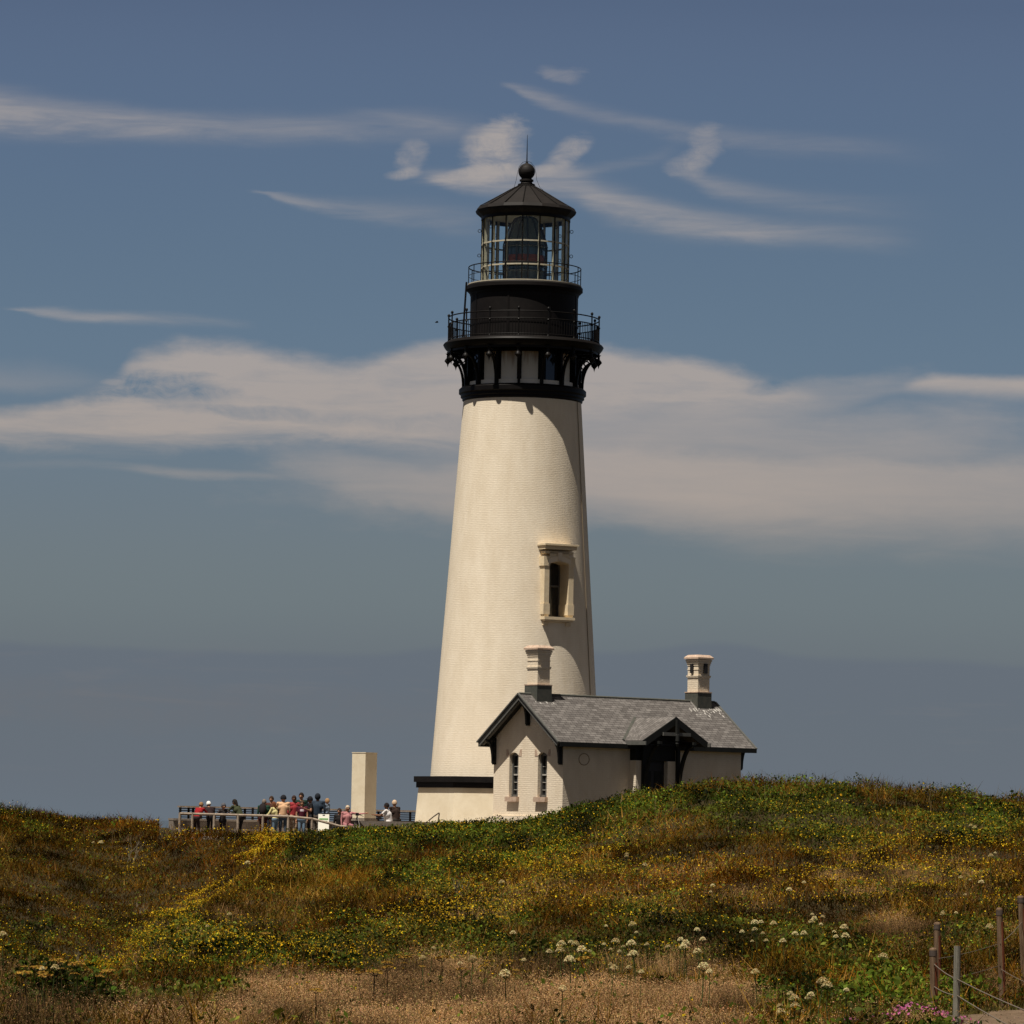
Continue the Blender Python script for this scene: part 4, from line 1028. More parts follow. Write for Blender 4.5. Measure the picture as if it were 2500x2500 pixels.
# ------------------------------------------------------------------ land
def eyerow(px): return EYE_ROW + 0.019 * (px - 1250)
def zy(px, y, D): return at(px, y, D).z - 0.22           # ground under the plants that show at this row
COLS = {
 -900: [(45,'y',2540),(55,'y',2330),(62,'z',-3.2),(80,'z',-5.0),(110,'z',-4.4),(130,'z',-2.6),(150,'z',-0.8),(175,'z',0.6),(190,'z',0.9),(205,'z',0.6),(225,'z',-4),(250,'z',-14),(300,'z',-30)],
 0: [(45,'y',2520),(56,'y',2335),(64,'z',-3.4),(80,'z',-4.8),(110,'z',-4.3),(128,'z',-3.4),(150,'y',2113),(170,'y',2035),(190,'y',1988),(205,'z',0.0),(225,'z',-4),(250,'z',-14),(300,'z',-30)],
 150: [(45,'y',2520),(56,'y',2345),(64,'z',-3.4),(80,'z',-5.0),(110,'z',-4.7),(128,'z',-3.8),(150,'y',2140),(170,'y',2058),(190,'y',2007),(205,'z',-0.25),(225,'z',-4),(250,'z',-14),(300,'z',-30)],
 260: [(45,'y',2520),(58,'y',2385),(64,'y',2375),(72,'z',-3.6),(85,'z',-4.9),(110,'z',-5.0),(130,'z',-4.1),(150,'y',2185),(170,'y',2072),(190,'y',2012),(205,'z',-0.5),(225,'z',-4),(250,'z',-14),(300,'z',-30)],
 350: [(45,'y',2520),(60,'y',2400),(75,'y',2312),(84,'z',-3.6),(105,'z',-4.7),(130,'z',-4.1),(150,'y',2175),(170,'y',2068),(186,'y',2008),(205,'z',-0.6),(225,'z',-4),(250,'z',-14),(300,'z',-30)],
 430: [(45,'y',2520),(60,'y',2410),(78,'y',2310),(90,'y',2248),(97,'z',-3.7),(115,'z',-4.6),(135,'z',-4.0),(155,'y',2120),(168,'y',2040),(178,'z',-0.75),(192,'z',-0.5),(215,'z',-3),(240,'z',-12),(300,'z',-30)],
 500: [(45,'y',2520),(60,'y',2415),(80,'y',2310),(105,'y',2190),(112,'z',-3.2),(128,'z',-3.8),(145,'z',-3.0),(158,'y',2100),(168,'y',2034),(174,'z',-0.98),(195,'z',-1.0),(215,'z',-3),(240,'z',-12),(300,'z',-30)],
 600: [(45,'y',2525),(60,'y',2420),(80,'y',2310),(105,'y',2210),(128,'y',2118),(136,'z',-2.1),(148,'z',-2.0),(160,'y',2060),(168,'y',2034),(174,'z',-0.98),(195,'z',-1.0),(215,'z',-3),(240,'z',-12),(300,'z',-30)],
 700: [(45,'y',2525),(60,'y',2425),(80,'y',2315),(105,'y',2215),(130,'y',2125),(150,'y',2060),(160,'y',2046),(168,'y',2040),(174,'z',-0.98),(195,'z',-1.0),(215,'z',-3),(240,'z',-12),(300,'z',-30)],
 850: [(45,'y',2525),(60,'y',2425),(80,'y',2310),(105,'y',2205),(130,'y',2110),(150,'y',2048),(160,'y',2034),(168,'y',2030),(174,'z',-0.8),(195,'z',-0.6),(215,'z',-3),(240,'z',-12),(300,'z',-30)],
 1050: [(45,'y',2525),(60,'y',2425),(80,'y',2305),(105,'y',2195),(128,'y',2095),(145,'y',2040),(155,'y',2030),(165,'y',2030),(174,'z',-0.6),(195,'z',-0.5),(215,'z',-3),(240,'z',-12),(300,'z',-30)],
 1250: [(45,'y',2525),(60,'y',2425),(80,'y',2300),(105,'y',2180),(125,'y',2080),(140,'y',2028),(150,'y',2014),(160,'z',-0.4),(174,'z',-0.3),(195,'z',-0.3),(215,'z',-3),(240,'z',-12),(300,'z',-30)],
 1400: [(45,'y',2525),(60,'y',2425),(80,'y',2300),(105,'y',2165),(122,'y',2060),(135,'y',1994),(143,'y',1976),(155,'z',0.0),(172,'z',-0.15),(195,'z',-0.2),(215,'z',-3),(240,'z',-12),(300,'z',-30)],
 1550: [(45,'y',2525),(60,'y',2425),(80,'y',2300),(105,'y',2150),(122,'y',2030),(133,'y',1955),(141,'y',1940),(155,'z',0.4),(172,'z',0.0),(195,'z',-0.1),(215,'z',-3),(240,'z',-12),(300,'z',-30)],
 1700: [(45,'y',2525),(60,'y',2425),(80,'y',2300),(105,'y',2140),(120,'y',2010),(130,'y',1935),(138,'y',1919),(152,'z',0.8),(172,'z',0.1),(195,'z',-0.1),(215,'z',-3),(240,'z',-12),(300,'z',-30)],
 2050: [(45,'y',2525),(60,'y',2430),(80,'y',2300),(105,'y',2130),(118,'y',2005),(127,'y',1930),(135,'y',1913),(150,'z',0.9),(172,'z',0.2),(195,'z',0),(215,'z',-3),(240,'z',-12),(300,'z',-30)],
 2250: [(45,'z',-2.5),(60,'z',-2.52),(80,'y',2295),(105,'y',2130),(118,'y',2020),(127,'y',1950),(136,'y',1936),(150,'z',0.7),(172,'z',0.2),(195,'z',0),(215,'z',-3),(240,'z',-12),(300,'z',-30)],
 2500: [(45,'z',-2.42),(60,'z',-2.45),(70,'y',2330),(85,'y',2240),(105,'y',2125),(118,'y',2030),(128,'y',1972),(136,'y',1960),(150,'z',0.5),(172,'z',0.1),(195,'z',0),(215,'z',-3),(240,'z',-12),(300,'z',-30)],
 3400: [(45,'z',-2.42),(60,'z',-2.4),(85,'y',2240),(105,'y',2120),(118,'y',2030),(128,'y',1990),(136,'y',1985),(150,'z',0.2),(172,'z',0.0),(195,'z',0),(215,'z',-3),(240,'z',-12),(300,'z',-30)],
}
DS = np.concatenate([np.arange(5, 240, 0.5), np.arange(240, 330, 5.0)])
PXS = np.array(sorted(COLS), float)
TAB = []
for px in PXS:
    L_ = COLS[int(px)]
    xs_ = [5] + [q[0] for q in L_]; zs_l = [(q[2] if q[1] == 'z' else zy(px, q[2], q[0])) for q in L_]
    zs_l = [zs_l[0] + 0.25] + zs_l
    z = np.interp(DS, xs_, zs_l)
    k = np.ones(9) / 9; zp = np.pad(z, 4, mode='edge'); z = np.convolve(zp, k, 'valid')
    TAB.append(z)
TAB = np.array(TAB)
TU = np.array([uv(px, 2015)[0] for px in PXS])
UG = np.linspace(TU[0], TU[-1], 700)
HT = np.array([np.interp(UG, TU, TAB[:, j]) for j in range(len(DS))]).T      # [u, D]
kk = np.hanning(19); kk /= kk.sum()
HT = np.array([np.convolve(np.pad(HT[:, j], 9, mode='edge'), kk, 'valid') for j in range(len(DS))]).T
# small lumps
_lat = rng.random((512, 512))
def vnoise(x, y, s):
    x = np.asarray(x) / s + 1000; y = np.asarray(y) / s + 1000
    xi = np.floor(x).astype(int); yi = np.floor(y).astype(int); fx = x - xi; fy = y - yi
    fx = fx * fx * (3 - 2 * fx); fy = fy * fy * (3 - 2 * fy)
    g = lambda a, b: _lat[a % 512, b % 512]
    return (g(xi, yi) * (1 - fx) + g(xi + 1, yi) * fx) * (1 - fy) + (g(xi, yi + 1) * (1 - fx) + g(xi + 1, yi + 1) * fx) * fy
def fbm(x, y, s, o=4):
    t = 0; a = 0.5; n = 0
    for i in range(o): t = t + a * vnoise(x + 17 * i, y - 31 * i, s / 2 ** i); n += a; a *= 0.5
    return t / n
def height(x, y):
    x = np.asarray(x, float); y = np.asarray(y, float)
    u = x / np.maximum(y, 1); d = y
    fi = np.clip((u - UG[0]) / (UG[1] - UG[0]), 0, len(UG) - 1.001); i = fi.astype(int); fi = fi - i
    fj = np.clip(np.interp(d, DS, np.arange(len(DS))), 0, len(DS) - 1.001); j = fj.astype(int); fj = fj - j
    z = (HT[i, j] * (1 - fi) + HT[i + 1, j] * fi) * (1 - fj) + (HT[i, j + 1] * (1 - fi) + HT[i + 1, j + 1] * fi) * fj
    amp = np.clip((168 - d) / 20, 0.1, 1) * np.clip((d - 40) / 15, 0.2, 1)
    return z + (fbm(x, y, 9) - 0.5) * 0.45 * amp + (fbm(x + 50, y, 2.5) - 0.5) * 0.22 * amp
# ground mesh: a fan of columns, wider than the view, then sea beyond
nu, nd = 420, 460
us = np.linspace(-0.42, 0.42, nu); dd = np.concatenate([np.linspace(5, 40, 30), np.linspace(40.5, 200, 380), np.linspace(201, 320, 50)])
uu, DD = np.meshgrid(us, dd, indexing='ij'); XX = uu * DD; ZZ = height(XX, DD)
def gridmesh(name, X, Y, Z, m):
    a, c = X.shape; co = np.stack([X, Y, Z], -1).reshape(-1, 3)
    idx = np.arange(a * c).reshape(a, c)
    q = np.stack([idx[:-1, :-1], idx[1:, :-1], idx[1:, 1:], idx[:-1, 1:]], -1).reshape(-1, 4)
    me = bpy.data.meshes.new(name); me.vertices.add(len(co)); me.vertices.foreach_set('co', co.ravel())
    me.loops.add(q.size); me.loops.foreach_set('vertex_index', q.ravel()); me.polygons.add(len(q)); me.polygons.foreach_set('loop_start', np.arange(0, q.size, 4))
    me.polygons.foreach_set('use_smooth', np.ones(len(q), bool)); me.update(); me.validate()
    me.materials.append(m); o = bpy.data.objects.new(name, me); col.objects.link(o); return o
gm = mat('heath_soil', (0.030, 0.020, 0.009), 1.0, color2=(0.036, 0.030, 0.011), vscale=0.8, bump=1.0, bscale=6, spec=0.1)
gr = gridmesh('ground', XX, DD, ZZ, gm); tag(gr, kind='structure')
# sea
b = MB(); S = 40000
b.face([(-S, 290, -25), (S, 290, -25), (S, 60000, -25), (-S, 60000, -25)])
sea = b.build('sea', mat('sea_water', (0.045, 0.062, 0.085), 0.55, color2=(0.05, 0.07, 0.095), vscale=0.002, spec=0.25), None, loc=(0, 290, -25)); tag(sea, kind='structure')
b = MB(); b.face([(-3000, -3000, -9), (3000, -3000, -9), (3000, 6, -9), (-3000, 6, -9)]); 
o = b.build('headland', gm, None, loc=(0, 0, -9)); tag(o, kind='structure')
# sandy trail, lower right
def onground(px, py, h=0.0, d0=40, d1=200):
    d = ray(px, py); Ds = np.arange(d0, d1, 0.1); P = Ds[:, None] * np.array([d.x / d.y, 1, d.z / d.y]) + np.array(CAM)
    g = height(P[:, 0], P[:, 1]) + h; k = np.argmax(P[:, 2] <= g); return float(P[k, 0]), float(P[k, 1]), float(g[k] - h)
# trail outline in plan; its near edge passes under the wire fence
PY_ = [40, 44, 50, 52, 54, 55.3, 56.5, 57.5, 58.5]; PL_ = [4.2, 4.6, 5.0, 5.22, 5.5, 5.75, 6.27, 6.8, 7.8]
def inpath(x, y, grow=0.0):
    x = np.asarray(x); y = np.asarray(y)
    return (x > np.interp(y, PY_, PL_) - grow) & (y < 58.5 + grow) & (y > 40)
xs_ = np.linspace(4.6, 14.0, 110); ys_ = np.linspace(40, 58.5, 160)
Xp, Yp = np.meshgrid(xs_, ys_, indexing='ij')
lf = np.interp(Yp, PY_, PL_) + (vnoise(Yp * 0, Yp, 0.6) - 0.5) * 0.25
Xp = lf + (Xp - 4.6) / 9.4 * (14.5 - lf)
Zp = height(Xp, Yp) + 0.035
pm_ = mat('sandy_trail', (0.092, 0.062, 0.038), 0.95, color2=(0.150, 0.104, 0.068), vscale=5, bump=0.6, bscale=30, spec=0.1)
tr_ = gridmesh('path', Xp, Yp, Zp, pm_); tag(tr_, kind='structure')
# ------------------------------------------------------------------ vegetation (countless leaves: stuff)
def project(P):
    v = P - np.array(CAM); f = v @ np.array(_F); return v @ np.array(_R) / f * FPX + 1250, 1250 - v @ np.array(_U) / f * FPX
def bigmesh(name, V, ncorner, colr, m, label, kind='stuff'):
    """V: (n*ncorner, 3); one face per ncorner vertices; colour per face"""
    n = len(V) // ncorner
    me = bpy.data.meshes.new(name); me.vertices.add(len(V)); me.vertices.foreach_set('co', V.astype(np.float32).ravel())
    me.loops.add(len(V)); me.loops.foreach_set('vertex_index', np.arange(len(V), dtype=np.int32))
    me.polygons.add(n); me.polygons.foreach_set('loop_start', np.arange(0, len(V), ncorner, dtype=np.int32)); me.update()
    at_ = me.attributes.new('tint', 'FLOAT_COLOR', 'FACE')
    at_.data.foreach_set('color', np.hstack([colr, np.ones((n, 1))]).astype(np.float32).ravel())
    me.materials.append(m); o = bpy.data.objects.new(name, me); col.objects.link(o)
    if label: o['label'] = label
    if kind: o['kind'] = kind
    return o
def unit(v): return v / np.maximum(np.linalg.norm(v, axis=1, keepdims=True), 1e-9)
def leaves(P, s, asp=0.55, up=0.5, r=rng):
    """diamond leaves: centre P, length s"""
    n = len(P); nrm = unit(r.normal(size=(n, 3)) + np.array([0, -0.35, up]) * 1.0)
    t = unit(np.cross(nrm, r.normal(size=(n, 3)))); w = np.cross(nrm, t)
    s = np.asarray(s)[:, None]
    return np.stack([P - t * s * 0.5, P + w * s * asp * 0.5 - t * s * 0.05, P + t * s * 0.5, P - w * s * asp * 0.5 - t * s * 0.05], 1).reshape(-1, 3)
def blades(P, h, w, lean=0.35, r=rng):
    """thin triangles from P upwards"""
    n = len(P); a = r.random(n) * 2 * pi; ln = r.normal(size=(n, 2)) * lean
    h = np.asarray(h)[:, None]; w = np.asarray(w)[:, None]
    x = np.stack([np.cos(a), np.sin(a) * 0.4, 0 * a], 1)
    tip = P + np.hstack([ln * h, h])
    return np.stack([P - x * w * .5, P + x * w * .5, tip], 1).reshape(-1, 3)

# visibility limit: plants stand only where the ground can be seen from within a few metres of the camera
def sample(n, d0=43, d1=204, px0=-260, px1=2780):
    px = rng.uniform(px0, px1, n); D = rng.uniform(d0, d1, n)
    u = (px - 1250) / FPX; x = u * D; y = D; z = height(x, y)
    return x, y, z
_pu = np.linspace(-0.16, 0.16, 320); _pd = np.arange(30, 206, 0.5)
_uu, _dd = np.meshgrid(_pu, _pd, indexing='ij'); _el = (height(_uu * _dd, _dd) - CAM.z) / _dd
_mx = np.maximum.accumulate(_el, 1)
def visible(x, y, z, tol=0.9):
    i = np.clip(((x / y + 0.16) / 0.32 * 319).round().astype(int), 0, 319); j = np.clip(((y - 30) / 0.5).astype(int) - 2, 0, len(_pd) - 1)
    return (z + tol - CAM.z) / y > _mx[i, j]
def blob(px, py, cx, cy, rx, ry, ang=0):
    a = radians(ang); dx_ = px - cx; dy_ = py - cy
    p = (dx_ * cos(a) + dy_ * sin(a)) / rx; q = (-dx_ * sin(a) + dy_ * cos(a)) / ry
    return np.exp(-(p * p + q * q))
def seg_dist(px, py, pts):
    best = np.full(px.shape, 1e9)
    for (x0, y0), (x1, y1) in zip(pts[:-1], pts[1:]):
        t = np.clip(((px - x0) * (x1 - x0) + (py - y0) * (y1 - y0)) / ((x1 - x0) ** 2 + (y1 - y0) ** 2), 0, 1)
        best = np.minimum(best, np.hypot(px - x0 - t * (x1 - x0), py - y0 - t * (y1 - y0)))
    return best
RIDGE = [(560, 2130), (500, 2180), (400, 2260), (330, 2335)]
def zones(px, py, x, y):
    """weights of green shrub, brown forb, tan grass, yellow bloom, rust"""
    n1 = fbm(x, y * 0.35, 6.0, 4) - 0.5; n2 = fbm(x + 90, y * 0.28 - 40, 1.9, 3) - 0.5; n3 = fbm(x - 33, y * 0.4, 11, 3) - 0.5
    g = 0.10 + 1.15 * blob(px, py, 1850, 1985, 380, 75) + 0.9 * blob(px, py, 1500, 1960, 260, 36, -14) + 0.9 * blob(px, py, 1150, 2045, 330, 36, -3) \
        + 0.9 * blob(px, py, 800, 2045, 120, 26) + 0.65 * blob(px, py, 2400, 2010, 130, 50) + 0.75 * blob(px, py, 1450, 2320, 480, 45) \
        + 0.95 * blob(px, py, 2080, 2390, 240, 50, 5) + 1.1 * blob(px, py, 2150, 2470, 260, 50) + 0.75 * blob(px, py, 650, 2330, 340, 60) + 0.45 * blob(px, py, 1900, 2290, 600, 45) \
        + 0.5 * blob(px, py, 900, 2170, 300, 60) + 0.45 * blob(px, py, 60, 2060, 160, 60) + 0.35 * blob(px, py, 2380, 2340, 120, 40) + 0.35 * blob(px, py, 300, 2470, 300, 60) + 0.3 * blob(px, py, 200, 2250, 200, 80)
    g = g + 1.9 * n2 + 1.5 * n1
    tan_ = 1.5 * np.clip((py - 2402 - 30 * np.sin(px / 190.0) - 22 * np.sin(px / 61.0) - np.where(px < 600, 60, 0)) / 60, 0, 1) * np.clip((1900 - px) / 150, 0, 1) * np.clip((px - 240) / 200, 0.1, 1) \
        + 1.3 * blob(px, py, 2190, 2290, 110, 42) + 0.4 * blob(px, py, 1850, 2350, 140, 30) + 0.9 * blob(px, py, 2440, 2420, 120, 34) + 0.20 * blob(px, py, 100, 2160, 220, 60)
    tan_ = tan_ + 3.0 * n2 + 1.4 * n1 - 0.25
    br = 0.58 + 0.5 * n3 + 0.25 * blob(px, py, 2250, 2000, 160, 60) + 0.3 * (py > 2000) * (px < 700) * (py < 2250)
    ru = 0.30 + 0.45 * blob(px, py, 1850, 2130, 500, 60) + 0.45 * blob(px, py, 550, 2080, 300, 60) + 0.3 * blob(px, py, 300, 2030, 250, 40) + 0.9 * n1 - 0.8 * n2
    dr = seg_dist(px, py, [(690, 2045), (600, 2100), (500, 2185), (420, 2245), (330, 2330), (260, 2390)])
    yl = 0.22 + 4.2 * np.exp(-(dr / 24) ** 2) + 0.5 * blob(px, py, 2200, 2150, 420, 75) + 0.55 * blob(px, py, 1250, 2185, 300, 60, -12) + 0.5 * blob(px, py, 1500, 2040, 160, 40, -25) \
        + 0.5 * blob(px, py, 1000, 2260, 420, 30) + 0.35 * blob(px, py, 500, 2350, 450, 70) + 0.6 * blob(px, py, 270, 2160, 140, 40, -40) + 0.15 * blob(px, py, 1650, 1950, 200, 30) + 0.35 * blob(px, py, 1000, 2035, 400, 18) \
        + 0.5 * blob(px, py, 430, 2040, 50, 26) + 0.4 * blob(px, py, 1950, 1960, 60, 30)
    yl = yl * np.clip(0.60 + 3.4 * n1 + 4.2 * n2, 0.04, 2.6) * np.clip((2440 - py) / 60, 0.08, 1)
    # the far side of the gully, left of the spur, is dry brown heath with fewer flowers
    edge = np.interp(py, [2030, 2045, 2100, 2185, 2245, 2330, 2390], [690, 680, 590, 490, 405, 310, 235])
    lm = np.clip((edge - px) / 24, 0, 1) * np.clip((2370 - py) / 40, 0, 1)
    yl = yl * (1 - 0.72 * lm * (1 - np.exp(-(dr / 20) ** 2))); g = g - 0.42 * lm * (px > 130); br = br + 0.25 * lm
    return g, br, tan_, yl, ru
def gully_shade(px, py):
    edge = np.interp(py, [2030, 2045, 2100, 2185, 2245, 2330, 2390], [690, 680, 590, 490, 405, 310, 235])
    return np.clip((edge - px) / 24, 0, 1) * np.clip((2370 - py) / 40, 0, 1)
def canopy(x, y): return 0.05 + 0.95 * np.clip(fbm(x + 11, y + 5, 1.5, 3) - 0.28, 0, 1) ** 1.2
def place(n, d1=204):
    x, y, z = sample(n, d1=d1)
    k = visible(x, y, z) & ~inpath(x, y, 0.03)
    # keep off terrace, platform and the tower and house footings
    px0 = 1250 + x / y * FPX
    k &= ~((px0 > 405) & (px0 < 860) & (y > 172.2)) & ~((px0 >= 840) & (px0 < 1320) & (y > 173.8)) & ~((px0 >= 1200) & (px0 < 1900) & (y > 166) & (y < 186))
    x, y, z = x[k], y[k], z[k]
    px, py = project(np.stack([x, y, z], 1))
    return x, y, z, px, py
def mottle(x, y):
    m1 = fbm(x + 5, y * 0.3, 0.9, 3); m2 = fbm(x - 60, y * 0.3 + 20, 4.0, 3)
    return np.clip(1.0 + 3.8 * (m1 - 0.5), 0.18, 2.2)[:, None] * np.clip(1.0 + 1.3 * (m2 - 0.5), 0.55, 1.5)[:, None]
def jit(c, n, v=0.25, r=rng):
    c = np.broadcast_to(np.asarray(c, float), (n, 3)); b_ = np.exp(r.normal(0, v, (n, 1))); h = 1 + r.normal(0, 0.08, (n, 3)); return np.clip(c * b_ * h, 0, 1)
vm_leaf = mat('leaf_tissue', (0.05, 0.08, 0.02), 0.6, attr=True, trans=0.22, spec=0.05)
vm_dry = mat('dry_stalk_tissue', (0.1, 0.08, 0.04), 0.9, attr=True, trans=0.15, spec=0.0)
vm_fl = mat('petal_tissue', (0.6, 0.4, 0.03), 0.7, attr=True, trans=0.15, spec=0.0)

NQ = 1.0
# --- leafy shrubs
x, y, z, px, py = place(int(1500000 * NQ))
g, br, tn, yl, ru = zones(px, py, x, y)
other = np.maximum(np.maximum(br, tn), 0.35)
pg = 1 / (1 + np.exp(-(g - other) * 7)); k = rng.random(len(x)) < pg * 0.92 + 0.05
x, y, z = x[k], y[k], z[k]; cl = canopy(x, y) * 1.25; hh = cl * rng.random(len(x)) ** 0.45
bl = (fbm(x + 7, y * 0.4, 1.1, 2) > 0.52) * np.clip((85 - y) / 15, 0, 1)
P = np.stack([x, y, z + hh], 1); s = (0.030 + 0.00030 * y) * np.exp(rng.normal(0, 0.35, len(x))) * (1 + 0.55 * bl)
tone = fbm(x, y, 1.2, 2)[:, None]; t2 = (fbm(x + 300, y, 5, 3) > 0.52)[:, None]
cA = np.array([0.040, 0.078, 0.010]); cB = np.array([0.090, 0.120, 0.016]); cC = np.array([0.075, 0.078, 0.018])
c = cA * (1 - tone) + cB * tone; c = np.where(t2, c, 0.5 * c + 0.5 * cC)
bigmesh('leafy_shrubs', leaves(P, s), 4, jit(c * np.minimum(mottle(x, y), 1.45) * np.array([0.66, 0.62, 0.42]), len(x), 0.42), vm_leaf, 'dense green leafy ground cover over the hill crest and lower slope')
# --- brown and olive forbs: upright thin stalks and small leaves
x, y, z, px, py = place(int(1250000 * NQ))
g, br, tn, yl, ru = zones(px, py, x, y)
pb_ = 1 / (1 + np.exp((np.maximum(g, tn) - br - 0.10) * 6)); k = rng.random(len(x)) < pb_ * 0.85 + 0.12
x, y, z, px, py, ru, g = x[k], y[k], z[k], px[k], py[k], ru[k], g[k]
cl = canopy(x, y); n = len(x)
rust = np.clip(ru * 1.2, 0, 1)[:, None] * (rng.random((n, 1)) < 0.75)
tone = fbm(x + 70, y, 2.2, 3)[:, None]
olive = np.array([0.070, 0.060, 0.014]); brown = np.array([0.098, 0.062, 0.022]); grey = np.array([0.15, 0.115, 0.065]); rs = np.array([0.125, 0.052, 0.010])
c = olive * (1 - tone) + brown * tone; c = c * (1 - rust) + rs * rust
gy = rng.random((n, 1)) < 0.10 + 0.25 * (fbm(x, y + 200, 6, 2)[:, None] > 0.58); c = np.where(gy, grey, c) * mottle(x, y) * np.array([0.76, 0.58, 0.24]) * (1 - 0.38 * gully_shade(px, py))[:, None]  # left of the spur the hollow's shade is put into the plant colour
q = rng.random(n) < 0.40
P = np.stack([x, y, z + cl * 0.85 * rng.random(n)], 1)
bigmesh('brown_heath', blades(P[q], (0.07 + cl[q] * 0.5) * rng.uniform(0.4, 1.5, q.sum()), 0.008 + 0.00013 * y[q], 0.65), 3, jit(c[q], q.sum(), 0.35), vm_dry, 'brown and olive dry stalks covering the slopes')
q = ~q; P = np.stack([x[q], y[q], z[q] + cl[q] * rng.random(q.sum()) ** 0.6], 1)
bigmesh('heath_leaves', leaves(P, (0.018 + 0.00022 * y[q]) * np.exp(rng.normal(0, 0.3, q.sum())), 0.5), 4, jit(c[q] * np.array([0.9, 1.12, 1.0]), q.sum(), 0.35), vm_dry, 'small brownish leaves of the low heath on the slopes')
# --- tan dry grass
x, y, z, px, py = place(int(900000 * NQ), d1=110)
g, br, tn, yl, ru = zones(px, py, x, y)
pt_ = 1 / (1 + np.exp(-(tn - np.maximum(g, 0.45)) * 6)); k = rng.random(len(x)) < pt_ * 0.9 + 0.015
x, y, z = x[k], y[k], z[k]; n = len(x)
c_m = np.clip(mottle(x, y), 0.35, 1.6) * 0.85; P = np.stack([x, y, z], 1); hgt_ = (0.20 + 0.30 * fbm(x, y, 1.3, 2)) * rng.uniform(0.6, 1.2, n)
tone = rng.random((n, 1)); c = np.array([0.30, 0.175, 0.075]) * (1 - tone) + np.array([0.20, 0.115, 0.045]) * tone; c = c * c_m
V = blades(P, hgt_, 0.009 + 0.00005 * y, 0.35)
bigmesh('dry_grass', V, 3, jit(c, n, 0.28), vm_dry, 'tan dry grass along the foot of the slope')
q = rng.random(n) < 0.75; tip = V.reshape(-1, 3, 3)[:, 2][q]
m_ = int(q.sum()); rep = 3; tp = np.repeat(tip, rep, 0) + rng.normal(size=(m_ * rep, 3)) * np.array([0.018, 0.018, 0.030]) - np.array([0, 0, 0.03])
bigmesh('grass_seed_heads', leaves(tp, np.full(len(tp), 0.020), 0.5), 4, jit(np.array([0.28, 0.17, 0.08]) * np.repeat(c_m[q], rep, 0), len(tp), 0.25), vm_dry, 'feathery tan seed heads on the dry grass')
# --- yellow blossom
x, y, z, px, py = place(int(1100000 * NQ))
g, br, tn, yl, ru = zones(px, py, x, y)
k = rng.random(len(x)) < np.clip(yl * 0.38, 0, 0.95)
x, y, z, px, py = x[k], y[k], z[k], px[k], py[k]; n = len(x)
cl = canopy(x, y)
far = np.clip((y - 90) / 50, 0, 1)[:, None]
P = np.stack([x, y, z + cl * (0.80 + 0.35 * rng.random(n)) + 0.03], 1)
tone = rng.random((n, 1)) ** 1.5
c = np.array([0.58, 0.40, 0.022]) * (1 - tone) + np.array([0.24, 0.115, 0.006]) * tone
s = (0.014 + 0.00012 * y) * np.exp(rng.normal(0, 0.35, n))
V = np.concatenate([leaves(P, s, 0.9, 0.9), leaves(P + rng.normal(size=(n, 3)) * 0.008, s, 0.9, 0.9)])
bigmesh('yellow_wildflowers', V, 4, jit(np.concatenate([c, c]), 2 * n, 0.18), vm_fl, 'small yellow wildflowers scattered thickly over the whole slope')
# --- taller wisps that break the skyline
x, y, z, px, py = place(60000)
d_el = np.abs(z - np.array(CAM)[2]) ; k = (y > 118) & (rng.random(len(x)) < 0.11)
x, y, z = x[k], y[k], z[k]; n = len(x)
c = np.where(rng.random((n, 1)) < 0.5, np.array([0.16, 0.11, 0.06]), np.array([0.08, 0.07, 0.02]))
bigmesh('tall_wisps', blades(np.stack([x, y, z], 1), rng.uniform(0.35, 0.85, n) * (0.7 + 0.3 * (x > 3)), np.full(n, 0.022), 0.25), 3, jit(c, n, 0.3), vm_dry, 'thin dry grass wisps standing above the plants along the skyline')
# ------------------------------------------------------------------ flower heads one can count
def copyobj(o, parent=None):
    c = o.copy(); col.objects.link(c); c.parent = parent; return c
def umbel(name, label, group, h, rad, stemc, headc, dome, n=90, seed=1, stems=1):
    root = empty(name, (0, 0, 0), label, name.replace('_', ' '), group)
    r = np.random.default_rng(seed)
    b = MB(); b.tube((0, 0, 0), (0.02, 0, h * 0.6), 0.008, 0.006, n=5); b.tube((0.02, 0, h * 0.6), (0, 0, h - rad * 0.5), 0.006, 0.005, n=5)
    for k in range(9):
        a = k * 2 * pi / 9; b.tube((0, 0, h - rad * 0.55), (rad * 0.75 * cos(a), rad * 0.75 * sin(a), h - 0.01), 0.003, n=3, caps=False)
    st = b.build('stem', mat(name + '_stalk', stemc, 0.8, spec=0.1), root)
    q = r.random(n) ** 0.5 * rad; a = r.random(n) * 2 * pi
    P = np.stack([q * np.cos(a), q * np.sin(a), h + dome * rad * (1 - (q / rad) ** 2) + r.normal(0, 0.003, n)], 1)
    V = leaves(P, np.full(n, rad * (0.34 if n < 150 else 0.24)), 0.9, 2.2, r)
    hd = bigmesh('flower_head', V, 4, jit(np.array(headc), n, 0.12, r), vm_fl, None, None); hd.parent = root
    return root
cream = umbel('white_umbel_flower', 'cream white domed flower head on a tall stalk above the slope plants', 'white umbel flowers', 0.62, 0.062, (0.05, 0.07, 0.02), (0.56, 0.47, 0.25), 0.95, n=230)
rusty = umbel('brown_umbel_flower', 'flat golden brown faded flower head at the foot of the slope', 'brown faded umbel flowers', 0.55, 0.085, (0.05, 0.035, 0.015), (0.25, 0.145, 0.028), 0.22, seed=2)
darku = umbel('dark_umbel_seedhead', 'dark dried seed head standing against the sky on the right of the hill crest', 'dark seed heads on the skyline', 0.95, 0.11, (0.03, 0.02, 0.012), (0.05, 0.032, 0.018), 0.25, seed=3)
